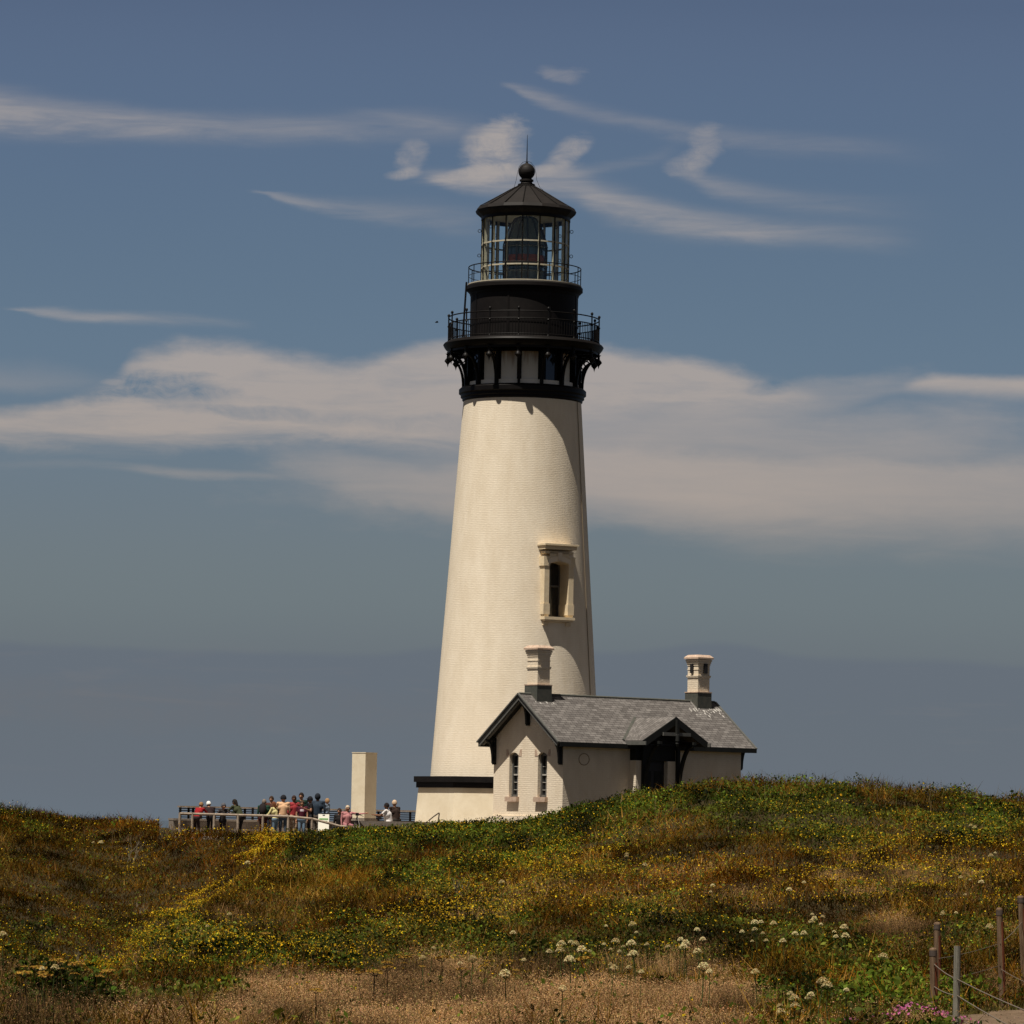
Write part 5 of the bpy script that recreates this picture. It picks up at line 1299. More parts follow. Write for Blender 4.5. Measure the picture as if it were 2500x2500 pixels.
C1 = [(1535,338),(1510,352),(1612,402),(1392,760),(1583,765),(1583,800),(368,892),(333,958),(1055,920),(1178,882),(1203,860),(1240,877),(1240,910),(1158,920),(1300,910),(908,962),(1403,870),(1465,862),(1500,886),(1480,912),(1573,878),(1645,872),(1517,933),(1580,940),(1422,900),(1785,888),(1833,847),(1855,875),(1880,892),(1185,978),(1440,990),(1520,1012),(1600,1035),(1425,1020),(825,1060),(1150,1138),(845,808),(797,512),(545,985),(615,968)]
C2 = [(102,766),(80,798),(540,792),(630,745),(1632,410),(1640,425),(1755,568),(1742,593),(1572,717),(1612,727),(1675,748),(1570,818),(1450,920),(1462,936),(1522,924),(1738,1018),(678,932),(682,962),(740,950),(385,985),(370,992),(452,995),(272,1037),(365,1027),(400,1045),(568,1055),(650,1055),(328,1092),(418,1092),(525,1100),(848,1018),(808,1037),(820,1068),(880,1076),(695,982),(722,990),(52,1087),(1075,1195),(2,1030),(25,1165),(75,1278),(368,1285),(10,1262),(555,1410),(600,1445),(655,1415),(520,1480),(583,1485),(525,1520),(610,1520),(790,1368),(720,1355),(870,1385),(640,1440)]
C3 = [(1287,458),(1095,785),(490,345),(225,1012),(285,1014),(1187,725),(33,840),(518,348)]
PW = [(900 + x / 2.415, 1950 + y / 2.415) for x, y in C1] + [(1700 + x / 2.415, 1850 + y / 2.415) for x, y in C2] + [(x / 2.147, 1900 + y / 2.147) for x, y in C3]
R1 = [(105,915),(165,940),(88,985),(305,1000),(460,965),(700,970),(830,968),(560,1025),(680,1005),(1300,970),(40,1030),(130,1020),(20,1045),(240,960),(205,980),(860,1022)]
R2 = [(140,1000),(250,1060),(460,1020),(670,1015),(150,1050),(950,940),(1590,880),(1400,830),(1740,1020),(1900,1035),(1650,1130),(290,980),(590,1030),(200,1020),(330,1010),(380,1040),(520,1050),(100,1040),(420,995),(230,1035)]
PR_ = [(900 + x / 2.415, 1950 + y / 2.415) for x, y in R1] + [(x / 2.147, 1900 + y / 2.147) for x, y in R2]
PK = [(2354,1932),(2366,1944),(2372,1930),(2386,1946),(2402,1950),(2378,1952),(2485,1960),(2495,1963)]
def where_white(px, py):
    if px < 600: return 'small cream umbel flower alone on the left slope' if py < 2330 else 'cream umbel flower among the brown heads at the lower left'
    if px < 1150: return 'cream umbel flower in the heath below the tower and pillar'
    if py < 2160 and px < 1700: return 'cream umbel flower high on the hill below the long wall of the house'
    if py < 2230 and px > 2150: return 'cream umbel flower on the upper right of the slope'
    if py > 2400 and px > 1850: return 'cream flower head in the low clump among dark green leaves left of the fence'
    if px > 2250: return 'cream umbel flower just behind the capped fence posts'
    if px < 1500: return 'cream umbel flower in the big cluster above the tan grass'
    if px < 1780: return 'cream umbel flower in the loose row right of the big cluster'
    if px < 1950: return 'cream umbel flower in the dense group left of the dry grass patch'
    return 'cream umbel flower in the group nearest the dry grass patch'
def where_brown(px, py):
    if px < 130: return 'golden brown faded flower head in the corner patch at far lower left'
    if px < 330: return 'golden brown faded flower head at the bottom of the gully on the left'
    if px < 800: return 'rusty faded flower head among the yellow flowers below the spur'
    if px < 1080: return 'golden brown flower head in the row along the upper edge of the tan grass'
    return 'rusty brown flower head near the big white flower cluster'
def where_dark(px, py): return 'dark dried seed head standing against the sky on the right of the hill crest' if px < 2450 else 'low dark seed head on the skyline at the right edge'
def put(proto, spots, h, first=True, d0=46, smin=0.72, smax=1.3, where=None):
    rd = random.Random(11); used = False
    for px, py in spots:
        x, y, g = onground(px, py, h + 0.10, d0)
        s = 0.80 * rd.uniform(smin, smax) ** 1.6 * (1 + max(0, y - 80) / 160)
        if not used: o = proto; used = True
        else:
            o = copyobj(proto)
            for ch in proto.children: copyobj(ch, o)
        if where: o['label'] = where(px, py)
        d = ray(px, py); z_head = CAM.z + d.z / d.y * y
        o.location = (x, y, z_head - h * s); o.scale = (s, s, s); o.rotation_euler = (rd.uniform(-.12, .12), rd.uniform(-.12, .12), rd.uniform(0, 6.28))
put(cream, PW, 0.58, where=where_white); put(rusty, PR_, 0.50, where=where_brown)
put(darku, PK, 1.15, d0=120, where=where_dark)
# pink blossoms at the lower right
x, y, g = onground(2238, 2496, 0.2, 44)
pk = empty('pink_flower_clump', (x, y, g), 'clump of bright pink blossoms at the foot of the wooden post', 'flowers')
n = 200; r = np.random.default_rng(5)
Q = r.normal(size=(n, 2)) * np.array([0.30, 0.35]); P = np.stack([Q[:, 0], Q[:, 1], 0.18 + 0.16 * np.exp(-(Q[:, 0] / 0.35) ** 2) + r.random(n) * 0.08], 1)
cc = jit(np.array([0.33, 0.09, 0.19]), n, 0.25, r); hd = bigmesh('blossoms', leaves(P, np.full(n, 0.045), 0.9, 1.0, r), 4, cc, vm_fl, None, None); hd.parent = pk
n = 700; Q = r.normal(size=(n, 2)) * np.array([0.36, 0.42]); P = np.stack([Q[:, 0], Q[:, 1], r.random(n) * 0.24], 1)
hd = bigmesh('leaves', leaves(P, np.full(n, 0.07), 0.45, 0.4, r), 4, jit(np.array([0.04, 0.06, 0.015]), n, 0.3, r), vm_leaf, None, None); hd.parent = pk
n = 2600; r = np.random.default_rng(8); yy = r.uniform(44, 58.6, n); xx = np.interp(yy, PY_, PL_) + np.abs(r.normal(0, 0.16, n)) - 0.10
xx2 = r.uniform(5.5, 8.5, 900); yy2 = 58.4 - np.abs(r.normal(0, 0.18, 900)); xx = np.concatenate([xx, xx2]); yy = np.concatenate([yy, yy2]); n = len(xx)
bigmesh('trail_edge_grass', blades(np.stack([xx, yy, height(xx, yy) + 0.02], 1), r.uniform(0.03, 0.14, n), np.full(n, 0.012), 0.7, r), 3, jit(np.array([0.075, 0.062, 0.016]), n, 0.45, r), vm_dry, 'short grass creeping over the edge of the sandy trail')
n = 1500; xx = r.uniform(4.5, 9, n); yy = r.uniform(46, 58.2, n); k = inpath(xx, yy); xx, yy = xx[k], yy[k]; n = len(xx)
bigmesh('trail_grit', leaves(np.stack([xx, yy, height(xx, yy) + 0.042], 1), r.uniform(0.01, 0.035, n), 0.8, 2.5, r), 4, jit(np.array([0.13, 0.095, 0.065]), n, 0.5, r), vm_dry, 'loose grit and small stones on the sandy trail')
# bare pale twigs on the left slope
def twig(px, py, h, label, seed):
    x, y, g = onground(px, py, 0.1, 46); rd = random.Random(seed); b = MB()
    def br(p, d, l, r, k):
        q = p + d * l; b.tube(p, q, r, r * 0.7, n=4, caps=False)
        if k:
            for i in range(2 if k > 1 else 3):
                e = (d + Vector((rd.uniform(-.7, .7), rd.uniform(-.3, .3), rd.uniform(-.1, .5)))).normalized(); br(p.lerp(q, rd.uniform(.5, 1)), e, l * rd.uniform(.5, .8), r * 0.65, k - 1)
    for i in range(4): br(Vector((x + rd.uniform(-.15, .15), y, g)), Vector((rd.uniform(-.5, .5), 0, 1)).normalized(), h * rd.uniform(.3, .5), 0.016, 3)
    o = b.build('bare_branch', twm, None, loc=(x, y, g)); tag(o, label, 'branch')
twm = mat('bleached_twig', (0.22, 0.18, 0.12), 0.9, spec=0.1)
twig(318, 2100, 1.1, 'bleached bare branch standing highest on the left slope below the railing', 1)
twig(335, 2240, 0.8, 'bleached bare twigs halfway down the gully side', 2)
twig(190, 2365, 0.65, 'pale leafless twigs at the bottom of the left slope', 4)
twig(1120, 2190, 0.75, 'small grey bare branch in the heath below the tower', 6)
# small round boulders of the clumps: dark shrubs that stand out of the heath
# ------------------------------------------------------------------ wire fence along the trail
redw = woodmat('reddish_split_wood', (0.10, 0.030, 0.014), (0.16, 0.055, 0.028), (0.025, 0.008, 0.005))
tanw = woodmat('brown_post_wood', (0.125, 0.080, 0.048), (0.21, 0.145, 0.095), (0.035, 0.020, 0.012))
greyw = woodmat('grey_post_wood', (0.165, 0.155, 0.125), (0.25, 0.235, 0.195), (0.06, 0.055, 0.045))
capm = mat('dark_post_top', (0.045, 0.030, 0.022), 0.8, color2=(0.09, 0.065, 0.05), vscale=20)
steel = mat('fence_cable', (0.20, 0.16, 0.12), 0.5, metal=0.4)
def fpost(px, ytop, D, pxb, ybot, label, m, cap=True, r=0.045, strip=True):
    t = at(px, ytop, D); bt = at(pxb, ybot, D); g = min(bt.z, float(height(bt.x, bt.y))) - 0.25
    base = Vector((bt.x, bt.y, g)); k = (t - bt); k = k / k.z; base = bt + k * (g - bt.z)
    root = empty('fence_post', tuple(base), label, 'post', 'posts of the wire fence beside the trail')
    b = MB(); b.tube(base, t, r * 1.05, r, n=14); b.build('shaft', m, root)
    ax = (t - base).normalized()
    if strip:
        b = MB(); o_ = Vector((r * 0.62, -r * 0.55, 0)); b.tube(base + o_, t - ax * 0.16 + o_, r * 0.56, r * 0.50, n=8); b.build('split_face', redw, root)
    if cap:
        b = MB(); b.tube(t - ax * 0.075, t - ax * 0.005, r * 1.09, r * 1.09, n=14); b.build('band', capm, root)
        b = MB(); b.lathe((t.x, t.y), [(r * 1.1, t.z - 0.005), (r * 1.0, t.z + 0.012), (r * 0.6, t.z + 0.026), (0, t.z + 0.03)], 14); b.build('cap', tanw, root)
    else:
        b = MB(); b.tube(t, t + ax * 0.004, r * 0.96, n=14); b.build('cut_top', tanw, root)
    return root, base, t
DA, DB, DC_, DD_, DE = 59.5, 54.0, 51.0, 57.6, 63.0
fpost(2288, 2256, DA, 2288, 2462, 'brown capped wooden post standing directly behind the shorter post', tanw)
fpost(2278, 2319, DB, 2280, 2478, 'shorter brown capped wooden post with red split wood beside the pink blossoms', tanw)
fpost(2337.5, 2310, DC_, 2334, 2500, 'plain grey round post without a cap, nearest to the trail corner', greyw, cap=False, r=0.040, strip=False)
fpost(2440, 2221, DD_, 2447, 2440, 'tall brown capped wooden post at the far edge of the sandy trail', tanw, r=0.042)
fpost(2492, 2191, DE, 2497, 2300, 'brown wooden post cut by the right edge of the photo', tanw, r=0.046)
def wire(a, b_, sag, label):
    p, q = at(*a), at(*b_); th = 0.0042 if 'faint' in label or 'tall post' in label else 0.0068
    P = [p.lerp(q, t) - Vector((0, 0, (sag if 'faint' not in label else 0.02) * 4 * t * (1 - t))) for t in np.linspace(0, 1, 13)]
    b = MB(); b.path(P, th, 5); o = b.build('fence_cable', steel, None, loc=tuple(p)); tag(o, label, 'cable', 'cables of the wire fence beside the trail')
wire((2281, 2354, DB - .05), (2337.5, 2391, DC_ - .04), 0.02, 'upper cable between the short brown post and the grey post')
wire((2281, 2409, DB - .05), (2337.5, 2431, DC_ - .04), 0.02, 'lower cable between the short brown post and the grey post')
wire((2284, 2466, DB - .05), (2337.5, 2484, DC_ - .04), 0.01, 'lowest cable near the ground left of the grey post')
wire((2337.5, 2391, DC_ - .04), (2620, 2510, 43), 0.03, 'upper cable running from the grey post over the trail edge')
wire((2337.5, 2431, DC_ - .04), (2600, 2568, 43), 0.03, 'middle cable running right from the grey post over the trail')
wire((2337.5, 2484, DC_ - .04), (2560, 2600, 44), 0.02, 'lowest cable running right from the foot of the grey post')
wire((2292, 2340, DA - .05), (2442, 2303, DD_ - .05), 0.06, 'faint upper cable between the rear brown posts')
wire((2292, 2394, DA - .05), (2442, 2357, DD_ - .05), 0.05, 'faint lower cable between the rear brown posts')
wire((2442, 2303, DD_ - .05), (2494, 2252, DE - .05), 0.06, 'faint upper cable right of the tall post')
wire((2444, 2366, DD_ - .05), (2600, 2420, 52), 0.06, 'cable sloping down right from the tall post beside the trail')
# ------------------------------------------------------------------ visitors
PM = {}
def cm(c, rough=0.85):
    k = tuple(round(v, 3) for v in c)
    if k not in PM: PM[k] = mat('cloth_%d' % len(PM), c, rough, color2=tuple(v * 0.75 for v in c), vscale=7, spec=0.15)
    return PM[k]
SK1, SK2 = (0.40, 0.21, 0.13), (0.17, 0.085, 0.05)
def ell(b, c, r, n=14, m=9, rot=None):
    rows = []
    for i in range(m + 1):
        t = pi * i / m; row = []
        for j in range(n):
            a = 2 * pi * j / n; v = Vector((r[0] * sin(t) * cos(a), r[1] * sin(t) * sin(a), -r[2] * cos(t)))
            if rot: v = rot @ v
            row.append(c + v)
        rows.append(row)
    b.quads(rows, closed=True)
def cap_(b, a, c, r0, r1, n=12):
    """tapered limb with round ends"""
    a, c = Vector(a), Vector(c); t = (c - a).normalized(); x = t.orthogonal().normalized(); y = t.cross(x)
    rows = []
    for i in range(5):
        q = pi / 2 * i / 4; rows.append([a - t * r0 * cos(q) + (x * cos(k * 2 * pi / n) + y * sin(k * 2 * pi / n)) * max(r0 * sin(q), 1e-4) for k in range(n)])
    for i in range(5):
        q = pi / 2 * i / 4; rows.append([c + t * r1 * sin(q) + (x * cos(k * 2 * pi / n) + y * sin(k * 2 * pi / n)) * max(r1 * cos(q), 1e-4) for k in range(n)])
    b.quads(rows, closed=True)
def person(label, px, ytop, D, yaw, H=1.70, lean=0.0, head=(0, 0), aL=None, aR=None, top=(.1,.1,.1), bot=(.03,.03,.035), hair=(.03,.02,.015), hairlen=0, hat=None, hatc=None,
           skin=SK1, sleeve=2, sit=False, zf=None, shorts=False, wide=1.0, child=False, pack=None, printc=None, hood=None, shoe=(0.02,0.02,0.02)):
    """yaw 0 faces the sea (away from the camera), 90 faces left, 180 faces the camera, 270 faces right. Arms: (upper direction, forearm direction) in body space (x right, y forward, z up)"""
    hs = 1.22 if child else 1.0
    tl = radians(lean); T = Vector((0, sin(tl), cos(tl)))
    hipz = (0.50 if not sit else 0.27) * H
    pel = Vector((0, 0, hipz))
    if lean > 10: pel = Vector((0, -0.10 * sin(tl) * H, hipz - 0.01))
    chest = pel + T * 0.20 * H; neck = pel + T * 0.315 * H
    hl = radians(lean * 0.55 + head[1]); hd = neck + Vector((0, sin(hl), cos(hl))) * 0.100 * H * (1.05 if child else 1)
    sw = 0.100 * H * wide
    sh = [neck - T * 0.018 * H + Vector((s * sw, 0, 0)) for s in (-1, 1)]
    aL = aL or ((-.15, .02, -1), (-.02, .25, -1)); aR = aR or ((.15, .02, -1), (.02, .25, -1))
    segs = []                                               # (a, b, r0, r1, tag)
    wide = wide * 1.14; W = wide
    sw = 0.100 * H * wide
    sh = [neck - T * 0.018 * H + Vector((s * sw, 0, 0)) for s in (-1, 1)]
    segs.append((pel + Vector((-.045 * H, 0, 0)), pel + Vector((.045 * H, 0, 0)), .068 * H * W, .068 * H * W, 'bot' if not sit else 'bot'))
    segs.append((pel + T * .05 * H, chest, .075 * H * W, .078 * H * W, 'top'))
    segs.append((chest + Vector((-.045 * H, 0, 0)), chest + Vector((.045 * H, 0, 0)), .066 * H * W, .066 * H * W, 'top'))
    segs.append((chest + T * .07 * H + Vector((-.055 * H * W, 0, 0)), chest + T * .07 * H + Vector((.055 * H * W, 0, 0)), .055 * H, .055 * H, 'top'))
    segs.append((sh[0], sh[1], .036 * H, .036 * H, 'top'))
    segs.append((neck - T * .02 * H, hd - Vector((0, 0, .01 * H)), .034 * H, .030 * H, 'skin'))
    hands = []
    for s, (A, sp) in zip((-1, 1), ((aL, sh[0]), (aR, sh[1]))):
        u = Vector(A[0]).normalized(); f = Vector(A[1]).normalized()
        el_ = sp + u * .165 * H; wr = el_ + f * .145 * H; hn = wr + f * .045 * H
        segs.append((sp, el_, .031 * H, .025 * H, 'top' if sleeve == 2 else 'half'))
        segs.append((el_, wr, .024 * H, .016 * H, 'top' if sleeve == 2 else 'skin'))
        segs.append((wr, hn, .015 * H, .019 * H, 'skin')); hands.append((wr, hn, f, s))
    feet = []
    for s in (-1, 1):
        h = pel + Vector((s * .052 * H, 0, -.01 * H))
        if sit: kn = h + Vector((s * .03 * H, .235 * H, .0)); an = kn + Vector((0, .03 * H, -.22 * H))
        else: kn = Vector((s * .055 * H, .015 * H + pel.y * 0.4, .275 * H)); an = Vector((s * .060 * H, -.01 * H, .045 * H))
        segs.append((h, kn, .052 * H, .037 * H, 'bot')); segs.append((kn, an, .036 * H, .023 * H, 'skin' if shorts else 'bot'))
        an = Vector((an.x, an.y, max(an.z, .04 * H)))
        segs.append((an + Vector((0, -.015 * H, -.018 * H)), an + Vector((s * .01 * H, .085 * H, -.024 * H)), .023 * H, .018 * H, 'shoe'))
    b = MB()
    for a, c, r0, r1, t in segs: cap_(b, a, c, r0, r1)
    ha = radians(head[0]); RZ = Matrix.Rotation(ha, 3, 'Z'); RX = Matrix.Rotation(-(hl), 3, 'X'); HR = RZ @ RX
    hr = 0.064 * H * hs
    hp_ = lambda x, y, z: hd + HR @ (Vector((x, y, z)) * hr)
    ell(b, hd, (hr * 0.80, hr * 0.95, hr * 1.12), rot=HR)
    ell(b, hp_(0, .25, -.55), (hr * .55, hr * .6, hr * .52), 10, 7, HR)
    cap_(b, hp_(0, .92, .05), hp_(0, 1.12, -.22), hr * .10, hr * .17, 6)
    for s in (-1, 1): ell(b, hp_(s * .80, -.05, -.08), (hr * .14, hr * .22, hr * .30), 8, 5, HR)
    me = bpy.data.meshes.new('t'); me.from_pydata([tuple(v) for v in b.v], [], b.f)
    tmp = bpy.data.objects.new('t', me); col.objects.link(tmp)
    md = tmp.modifiers.new('r', 'REMESH'); md.mode = 'VOXEL'; md.voxel_size = 0.0125 * H / 1.7
    ms = tmp.modifiers.new('s', 'SMOOTH'); ms.factor = 0.5; ms.iterations = 3
    dg = bpy.context.evaluated_depsgraph_get(); ev = tmp.evaluated_get(dg); m2 = bpy.data.meshes.new_from_object(ev)
    V = np.empty(len(m2.vertices) * 3); m2.vertices.foreach_get('co', V); V = V.reshape(-1, 3)
    F = [tuple(p.vertices) for p in m2.polygons]
    bpy.data.objects.remove(tmp); bpy.data.meshes.remove(me); bpy.data.meshes.remove(m2)
    cen = np.array([V[list(f)].mean(0) for f in F])
    TAGS = ['skin', 'top', 'bot', 'shoe', 'dark', 'lip', 'print']
    best = np.full(len(F), 1e9); ti = np.zeros(len(F), int)
    for a, c, r0, r1, t in segs:
        a_ = np.array(a); d_ = np.array(c) - a_; L2 = d_ @ d_
        tt = np.clip(((cen - a_) @ d_) / L2, 0, 1); ds = np.linalg.norm(cen - a_ - tt[:, None] * d_, axis=1) - (r0 + (r1 - r0) * tt)
        k = ds < best; best[k] = ds[k]
        if t == 'half': ti[k] = np.where(tt[k] < (0.62 if sleeve else 0.1), 1, 0)
        else: ti[k] = TAGS.index(t)
    ti[(ti == 2) & (cen[:, 2] > pel.z + 0.045 * H)] = 1
    dh = np.linalg.norm(cen - np.array(hd), axis=1); ti[dh < hr * 1.12] = 0
    for s in (-1, 1):
        e = np.array(hp_(s * .33, .92, .10)); ti[np.linalg.norm(cen - e, axis=1) < hr * .17] = 4
    e = np.array(hp_(0, .84, -.50)); ti[(np.abs(cen - e)[:, 0] < hr * .3) & (np.abs(cen - e)[:, 2] < hr * .09) & (np.abs(cen - e)[:, 1] < hr * .3)] = 5
    if printc is not None:
        q = np.array(chest + T * 0.03 * H); k = (np.abs(cen[:, 0]) < .05 * H) & (np.abs(cen[:, 2] - q[2]) < .028 * H) & (ti == 1) & (cen[:, 1] > q[1]) & (np.sin(cen[:, 0] * 140) * np.cos(cen[:, 2] * 90) > -0.3); ti[k] = 6
    # fingers: five separate bent ones rooted in each palm
    fv = [V]; ff = list(F); nv = len(V); tl_ = [ti]
    fb = MB()
    for wr, hn, f, s in hands:
        x = f.orthogonal().normalized() if abs(f.x) > .95 else f.cross(Vector((1, 0, 0))).normalized(); y = f.cross(x).normalized()
        for i, L in enumerate((.034, .040, .037, .029)):
            o_ = hn + y * (i - 1.5) * .0095 * H; k1 = o_ + f * (.012 + L * .5) * H * .9 + x * .002 * H; k2 = k1 + (f * .8 - x * .5).normalized() * L * .5 * H
            cap_(fb, o_, k1, .0048 * H, .0045 * H, 6); cap_(fb, k1, k2, .0045 * H, .0038 * H, 6)
        th = wr + f * .012 * H; d_ = (f * .8 - y * s * .8).normalized(); cap_(fb, th, th + d_ * .03 * H, .0055 * H, .005 * H, 6); cap_(fb, th + d_ * .03 * H, th + d_ * .03 * H + f * .02 * H, .005 * H, .0042 * H, 6)
    fv.append(np.array([tuple(v) for v in fb.v])); ff += [tuple(i + nv for i in q) for q in fb.f]; tl_.append(np.zeros(len(fb.f), int))
    V = np.concatenate(fv); ti = np.concatenate(tl_)
    if zf is None: zf = ZD
    Rw = Matrix.Rotation(radians(yaw), 3, 'Z'); 
    headtop = hd + Vector((0, 0, hr * 1.12))
    hw_ = Rw @ headtop
    # stand the figure so that its head is over the place the photo shows
    loc = at(px, ytop, D); X0 = loc.x - hw_.x; Y0 = D
    me = bpy.data.meshes.new('person'); 
    Rn = np.array(Rw); me.from_pydata([tuple(Rn @ v) for v in V], [], ff); me.polygons.foreach_set('use_smooth', np.ones(len(ff), bool))
    for c in (skin, top, bot, shoe, (0.01, 0.008, 0.006), (0.22, 0.07, 0.05), printc or (0.5, 0.45, 0.45)): me.materials.append(cm(c))
    me.polygons.foreach_set('material_index', ti.astype(np.int32)); me.update()
    zbase = zf if zf != 'head' else loc.z - headtop.z
    o = bpy.data.objects.new('person', me); col.objects.link(o); o.location = (X0, Y0, zbase)
    # the head must come where the photograph has it: fit the height by scale, within human limits
    k = (loc.z - zbase) / headtop.z if headtop.z > 0 else 1
    k = min(max(k, 0.80), 1.14); o.scale = (k, k, k)
    tag(o, label, 'person', 'visitors on the terrace')
    def child_(b, name, c):
        m_ = bpy.data.meshes.new(name); m_.from_pydata([tuple(Rw @ v) for v in b.v], [], b.f); m_.polygons.foreach_set('use_smooth', np.ones(len(b.f), bool)); m_.materials.append(cm(c))
        q = bpy.data.objects.new(name, m_); col.objects.link(q); q.parent = o; return q
    def shell(r, zcut, name, c, yb=-0.05, ycut=0.55):
        b = MB(); rows = []; n = 16
        for i in range(8):
            t = (pi * 0.60) * i / 7; row = []
            for j in range(n):
                a = 2 * pi * j / n; v = Vector((r[0] * sin(t) * cos(a), r[1] * sin(t) * sin(a) + yb, r[2] * cos(t)))
                if v.y > ycut and v.z < 0.45: v.z = 0.45 + (v.z - 0.45) * 0.15; v.y = min(v.y, 0.93)
                row.append(hd + HR @ (v * hr))
            rows.append(row)
        b.quads(rows[::-1], closed=True); return child_(b, name, c)
    if not (hood): shell((.90, 1.03, 1.20), 0, 'hair', hair)
    if hairlen:
        b = MB(); cap_(b, hp_(0, -.45, .2), hp_(0, -.75, -1.0 - hairlen), hr * .72, hr * .50, 12); child_(b, 'long_hair', hair)
    if hood:
        b = MB(); ell(b, hp_(0, -.16, .02), (hr * 1.02, hr * 1.02, hr * 1.22), rot=HR); child_(b, 'hood', hood)
    if hat == 'cap':
        shell((.96, 1.08, 1.27), 0, 'cap', hatc, ycut=2)
        b = MB(); rows = [[hp_(-.6 + 1.2 * j / 6, .85 + (0.75 * i) * (1 - (abs(j - 3) / 3.6) ** 2), .45 - .12 * i) for j in range(7)] for i in range(2)]
        rows = [[hp_(-.65 + 1.3 * j / 6, (.70 + 1.0 * i * (1 - (abs(j - 3) / 3.8) ** 2)), z) for j in range(7)] for i, z in ((0, .52), (1, .36))]
        b.quads(rows); b.quads([[p - Vector((0, 0, .06 * hr)) for p in r_] for r_ in rows][::-1]); child_(b, 'cap_brim', hatc)
    if hat == 'knit': shell((1.0, 1.1, 1.34), 0, 'knit_hat', hatc)
    if pack:
        b = MB(); c = chest - Vector((0, .125 * H, -.02 * H)); ell(b, c + T * .02 * H, (.10 * H, .075 * H, .15 * H), rot=Matrix.Rotation(-tl, 3, 'X')); child_(b, 'backpack', pack)
    return o
F_ = lambda x, y, z: (x, y, z)
lean_arm = ((-.25, .75, -.75), (.1, .95, -.25)); lean_armR = ((.25, .75, -.75), (-.1, .95, -.25))
DR = 174.4
black = (0.012, 0.011, 0.013)
person('blond person in a red jacket leaning on the wooden rail, leftmost visitor', 491, 1958, DR, 330, 1.66, 38, aL=lean_arm, aR=lean_armR, top=(.26, .012, .015), bot=(.03, .02, .022), hair=(.26, .15, .07))
person('person in a white cap and dark brown jacket bent over the rail', 508, 1956, DR + .5, 20, 1.72, 40, aL=lean_arm, aR=lean_armR, top=(.022, .012, .012), bot=black, hat='cap', hatc=(.72, .70, .66), wide=1.12)
person('small child in a grey knit hat and dark jacket leaning on the rail', 546, 1961, DR, 200, 1.30, 8, top=(.03, .025, .025), bot=black, hat='knit', hatc=(.09, .09, .10), child=True, aL=((-.5, .5, -.6), (.3, .9, -.1)), aR=((.5, .5, -.6), (-.3, .9, -.1)))
person('dark haired person in an olive jacket leaning left over the rail', 572, 1951, DR + .4, 55, 1.74, 32, aL=lean_arm, aR=lean_armR, top=(.045, .052, .026), bot=black, hair=(.016, .012, .010), hairlen=.5, wide=1.1)
person('person in a green jacket with a big dark backpack left of the yellow top', 645, 1951, DR + .9, 350, 1.74, 14, top=(.012, .045, .025), bot=(.04, .008, .010), hair=(.18, .14, .11), pack=(.018, .014, .014), wide=1.1)
person('tall short haired person in dark brown standing behind the yellow top', 663, 1943.5, DR + 2.2, 170, 1.76, 0, top=(.07, .028, .02), bot=(.03, .03, .04), hair=(.04, .022, .012))
person('auburn haired woman in a pale yellow top and light jeans facing left', 668, 1957, DR + .3, 60, 1.62, 10, top=(.62, .55, .26), bot=(.12, .18, .24), hair=(.13, .045, .02), hairlen=.2, aL=((-.3, .4, -.9), (-.2, .8, -.5)))
person('man in a peach t-shirt and black cap seen from behind', 692, 1941, DR + .5, 8, 1.80, 3, top=(.62, .38, .22), bot=(.05, .07, .10), hat='cap', hatc=(.014, .014, .018), sleeve=1, head=(60, 0), wide=1.05, aL=((-.45, .3, -.85), (.1, .9, -.3)))
person('man in a red shirt and tan shorts beside the peach t-shirt', 718, 1942, DR + 1.0, 205, 1.78, 0, top=(.30, .035, .04), bot=(.36, .26, .18), shorts=True, hair=(.035, .018, .012), skin=SK2, sleeve=2, head=(-20, 0))
person('person in a dark green top standing behind the maroon shirt', 736, 1935, DR + 2.6, 170, 1.84, 0, top=(.010, .030, .022), bot=(.02, .02, .025), hair=(.02, .012, .01))
person('long haired woman in a maroon shirt with a white print and blue jeans', 738, 1954, DR + .6, 180, 1.62, 0, top=(.070, .010, .022), bot=(.14, .21, .29), hair=(.06, .035, .022), hairlen=.8, printc=(.45, .40, .42), sleeve=1)
person('person in black with a black cap holding up both hands', 757, 1944.5, DR + .8, 110, 1.72, 2, top=black, bot=(.012, .012, .016), hat='cap', hatc=(.012, .012, .016), skin=(.30, .15, .09), aR=((.3, .5, -.7), (-.2, .7, .6)), aL=((-.4, .2, -.9), (-.2, .9, .3)), sleeve=1)
person('broad man in a navy hooded jacket seen from behind', 776, 1937, DR + 1.6, 345, 1.82, 4, top=(.022, .034, .052), bot=(.12, .10, .085), hood=(.014, .018, .026), wide=1.18)
person('fair haired boy in a grey blue shirt standing by the sea railing', 799, 1949, 184.5, 60, 1.34, 0, child=True, top=(.15, .19, .25), bot=(.02, .022, .035), hair=(.30, .18, .09), zf='head', aL=((-.5, .3, -.5), (-.5, .9, .1)), shorts=True)
person('dark haired person in a black jacket sitting beside the sign board', 829, 1973, DR + 1.4, 160, 1.60, 4, sit=True, zf='head', top=(.016, .013, .013), bot=(.02, .02, .02), hair=(.035, .02, .014), hairlen=.4)
person('grey blond woman in a pink jacket sitting with her arm stretched out', 849, 1966, DR + .2, 195, 1.64, 4, sit=True, zf='head', top=(.46, .20, .20), bot=(.30, .13, .14), hair=(.46, .36, .26), aL=((-.9, .25, -.1), (-.95, .2, .1)), hairlen=.1, wide=1.1)
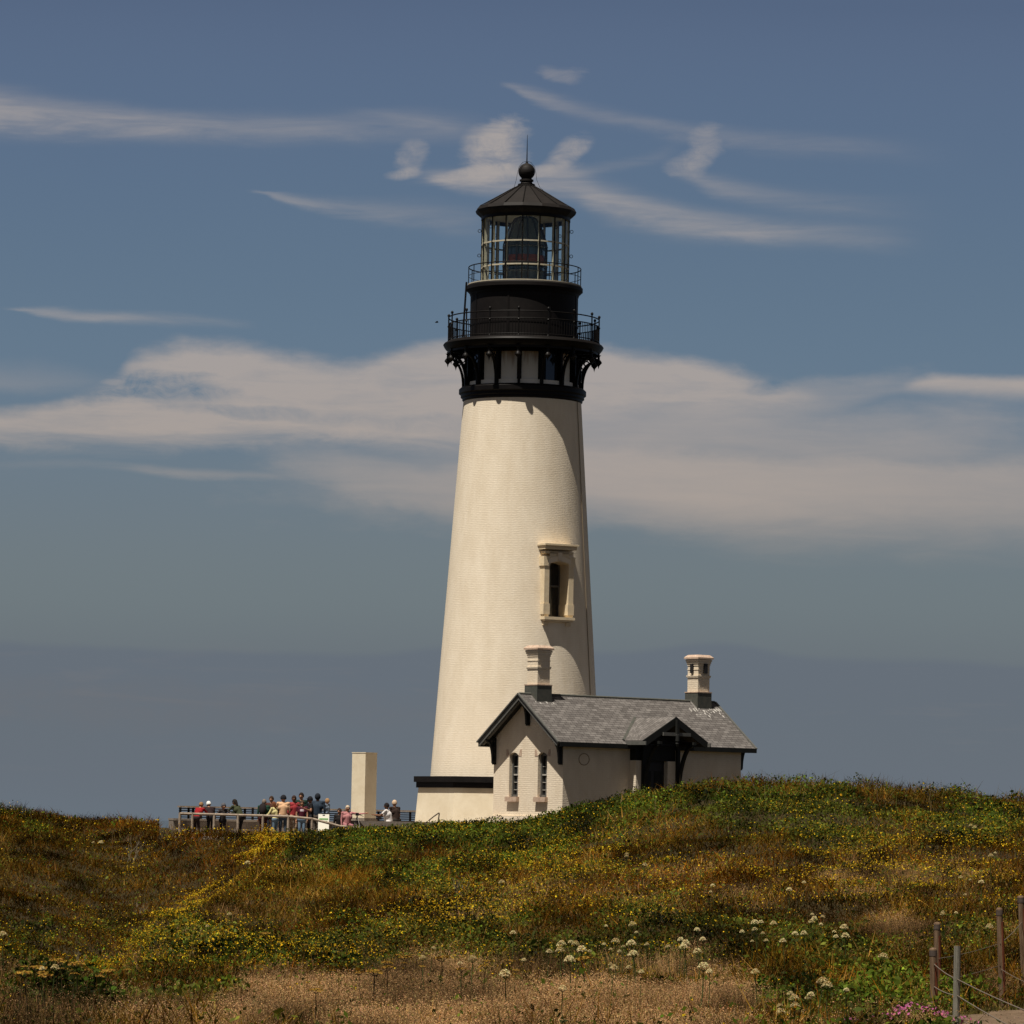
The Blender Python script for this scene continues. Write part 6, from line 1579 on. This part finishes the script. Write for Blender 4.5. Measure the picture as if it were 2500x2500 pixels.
person('dark haired man in a white t-shirt sitting and holding a camera', 944, 1960, 175.6, 75, 1.74, 10, sit=True, zf='head', top=(.70, .66, .64), bot=black, hair=(.016, .012, .012), skin=SK2, sleeve=1, aL=((-.2, .7, -.7), (.1, .9, .1)), aR=((.2, .7, -.7), (-.1, .9, .1)), wide=1.15)
person('fair haired person in a dark brown t-shirt leaning beside the white t-shirt', 963, 1953, 176.2, 40, 1.76, 12, sit=True, zf='head', top=(.030, .018, .014), bot=(.03, .025, .022), hair=(.52, .38, .26), sleeve=1, aR=((.15, .1, -1), (0, .1, -1)), wide=1.1)
# camera held by the man in white, and a small folded tripod near the pillar
c = at(927.5, 1998, 175.3); b = MB(); b.box(c, (0.14, 0.09, 0.10)); b.box(c + Vector((0, 0, .06)), (0.05, .06, .03)); b.tube(c, c + Vector((-.15, -.03, 0)), .04, .045, n=12)
o = b.build('photo_camera', cm(black), None, loc=tuple(c)); tag(o, 'black photo camera held by the man in the white t-shirt', 'camera')
tp = at(872, 1991, 173.9); root = empty('tripod', (tp.x, tp.y, ZD + .2), 'small dark tripod standing beside the pink jacket in front of the pillar', 'tripod')
for dx_, dy_ in ((-.16, -.1), (.2, -.12), (.02, .2)):
    b = MB(); b.tube(tp, Vector((tp.x + dx_, tp.y + dy_, tp.z - .72)), .016, .012, n=6); b.build('leg', cm((.35, .33, .30)) if dx_ > .1 else cm(black), root)
b = MB(); b.box(tp + Vector((0, 0, .05)), (.13, .10, .12)); b.tube(tp + Vector((.02, 0, .05)), tp + Vector((.26, -.05, -.03)), .014, n=5); b.build('head', cm(black), root)
# small bird far out beside the gallery
c = at(1066, 787, 160); b = MB(); ell(b, c, (.07, .025, .02), 8, 6)
for s in (-1, 1): b.face([c + Vector((-.04, 0, .02)), c + Vector((.06, 0, .02)), c + Vector((.03, s * .08, .05)), c + Vector((-.01, s * .17, .02))]); b.face([c + Vector((-.01, s * .17, .01)), c + Vector((.03, s * .08, .04)), c + Vector((.06, 0, .01)), c + Vector((-.04, 0, .01))])
o = b.build('bird', cm((.05, .05, .05)), None, loc=tuple(c)); tag(o, 'tiny dark bird flying left of the lower gallery', 'bird')
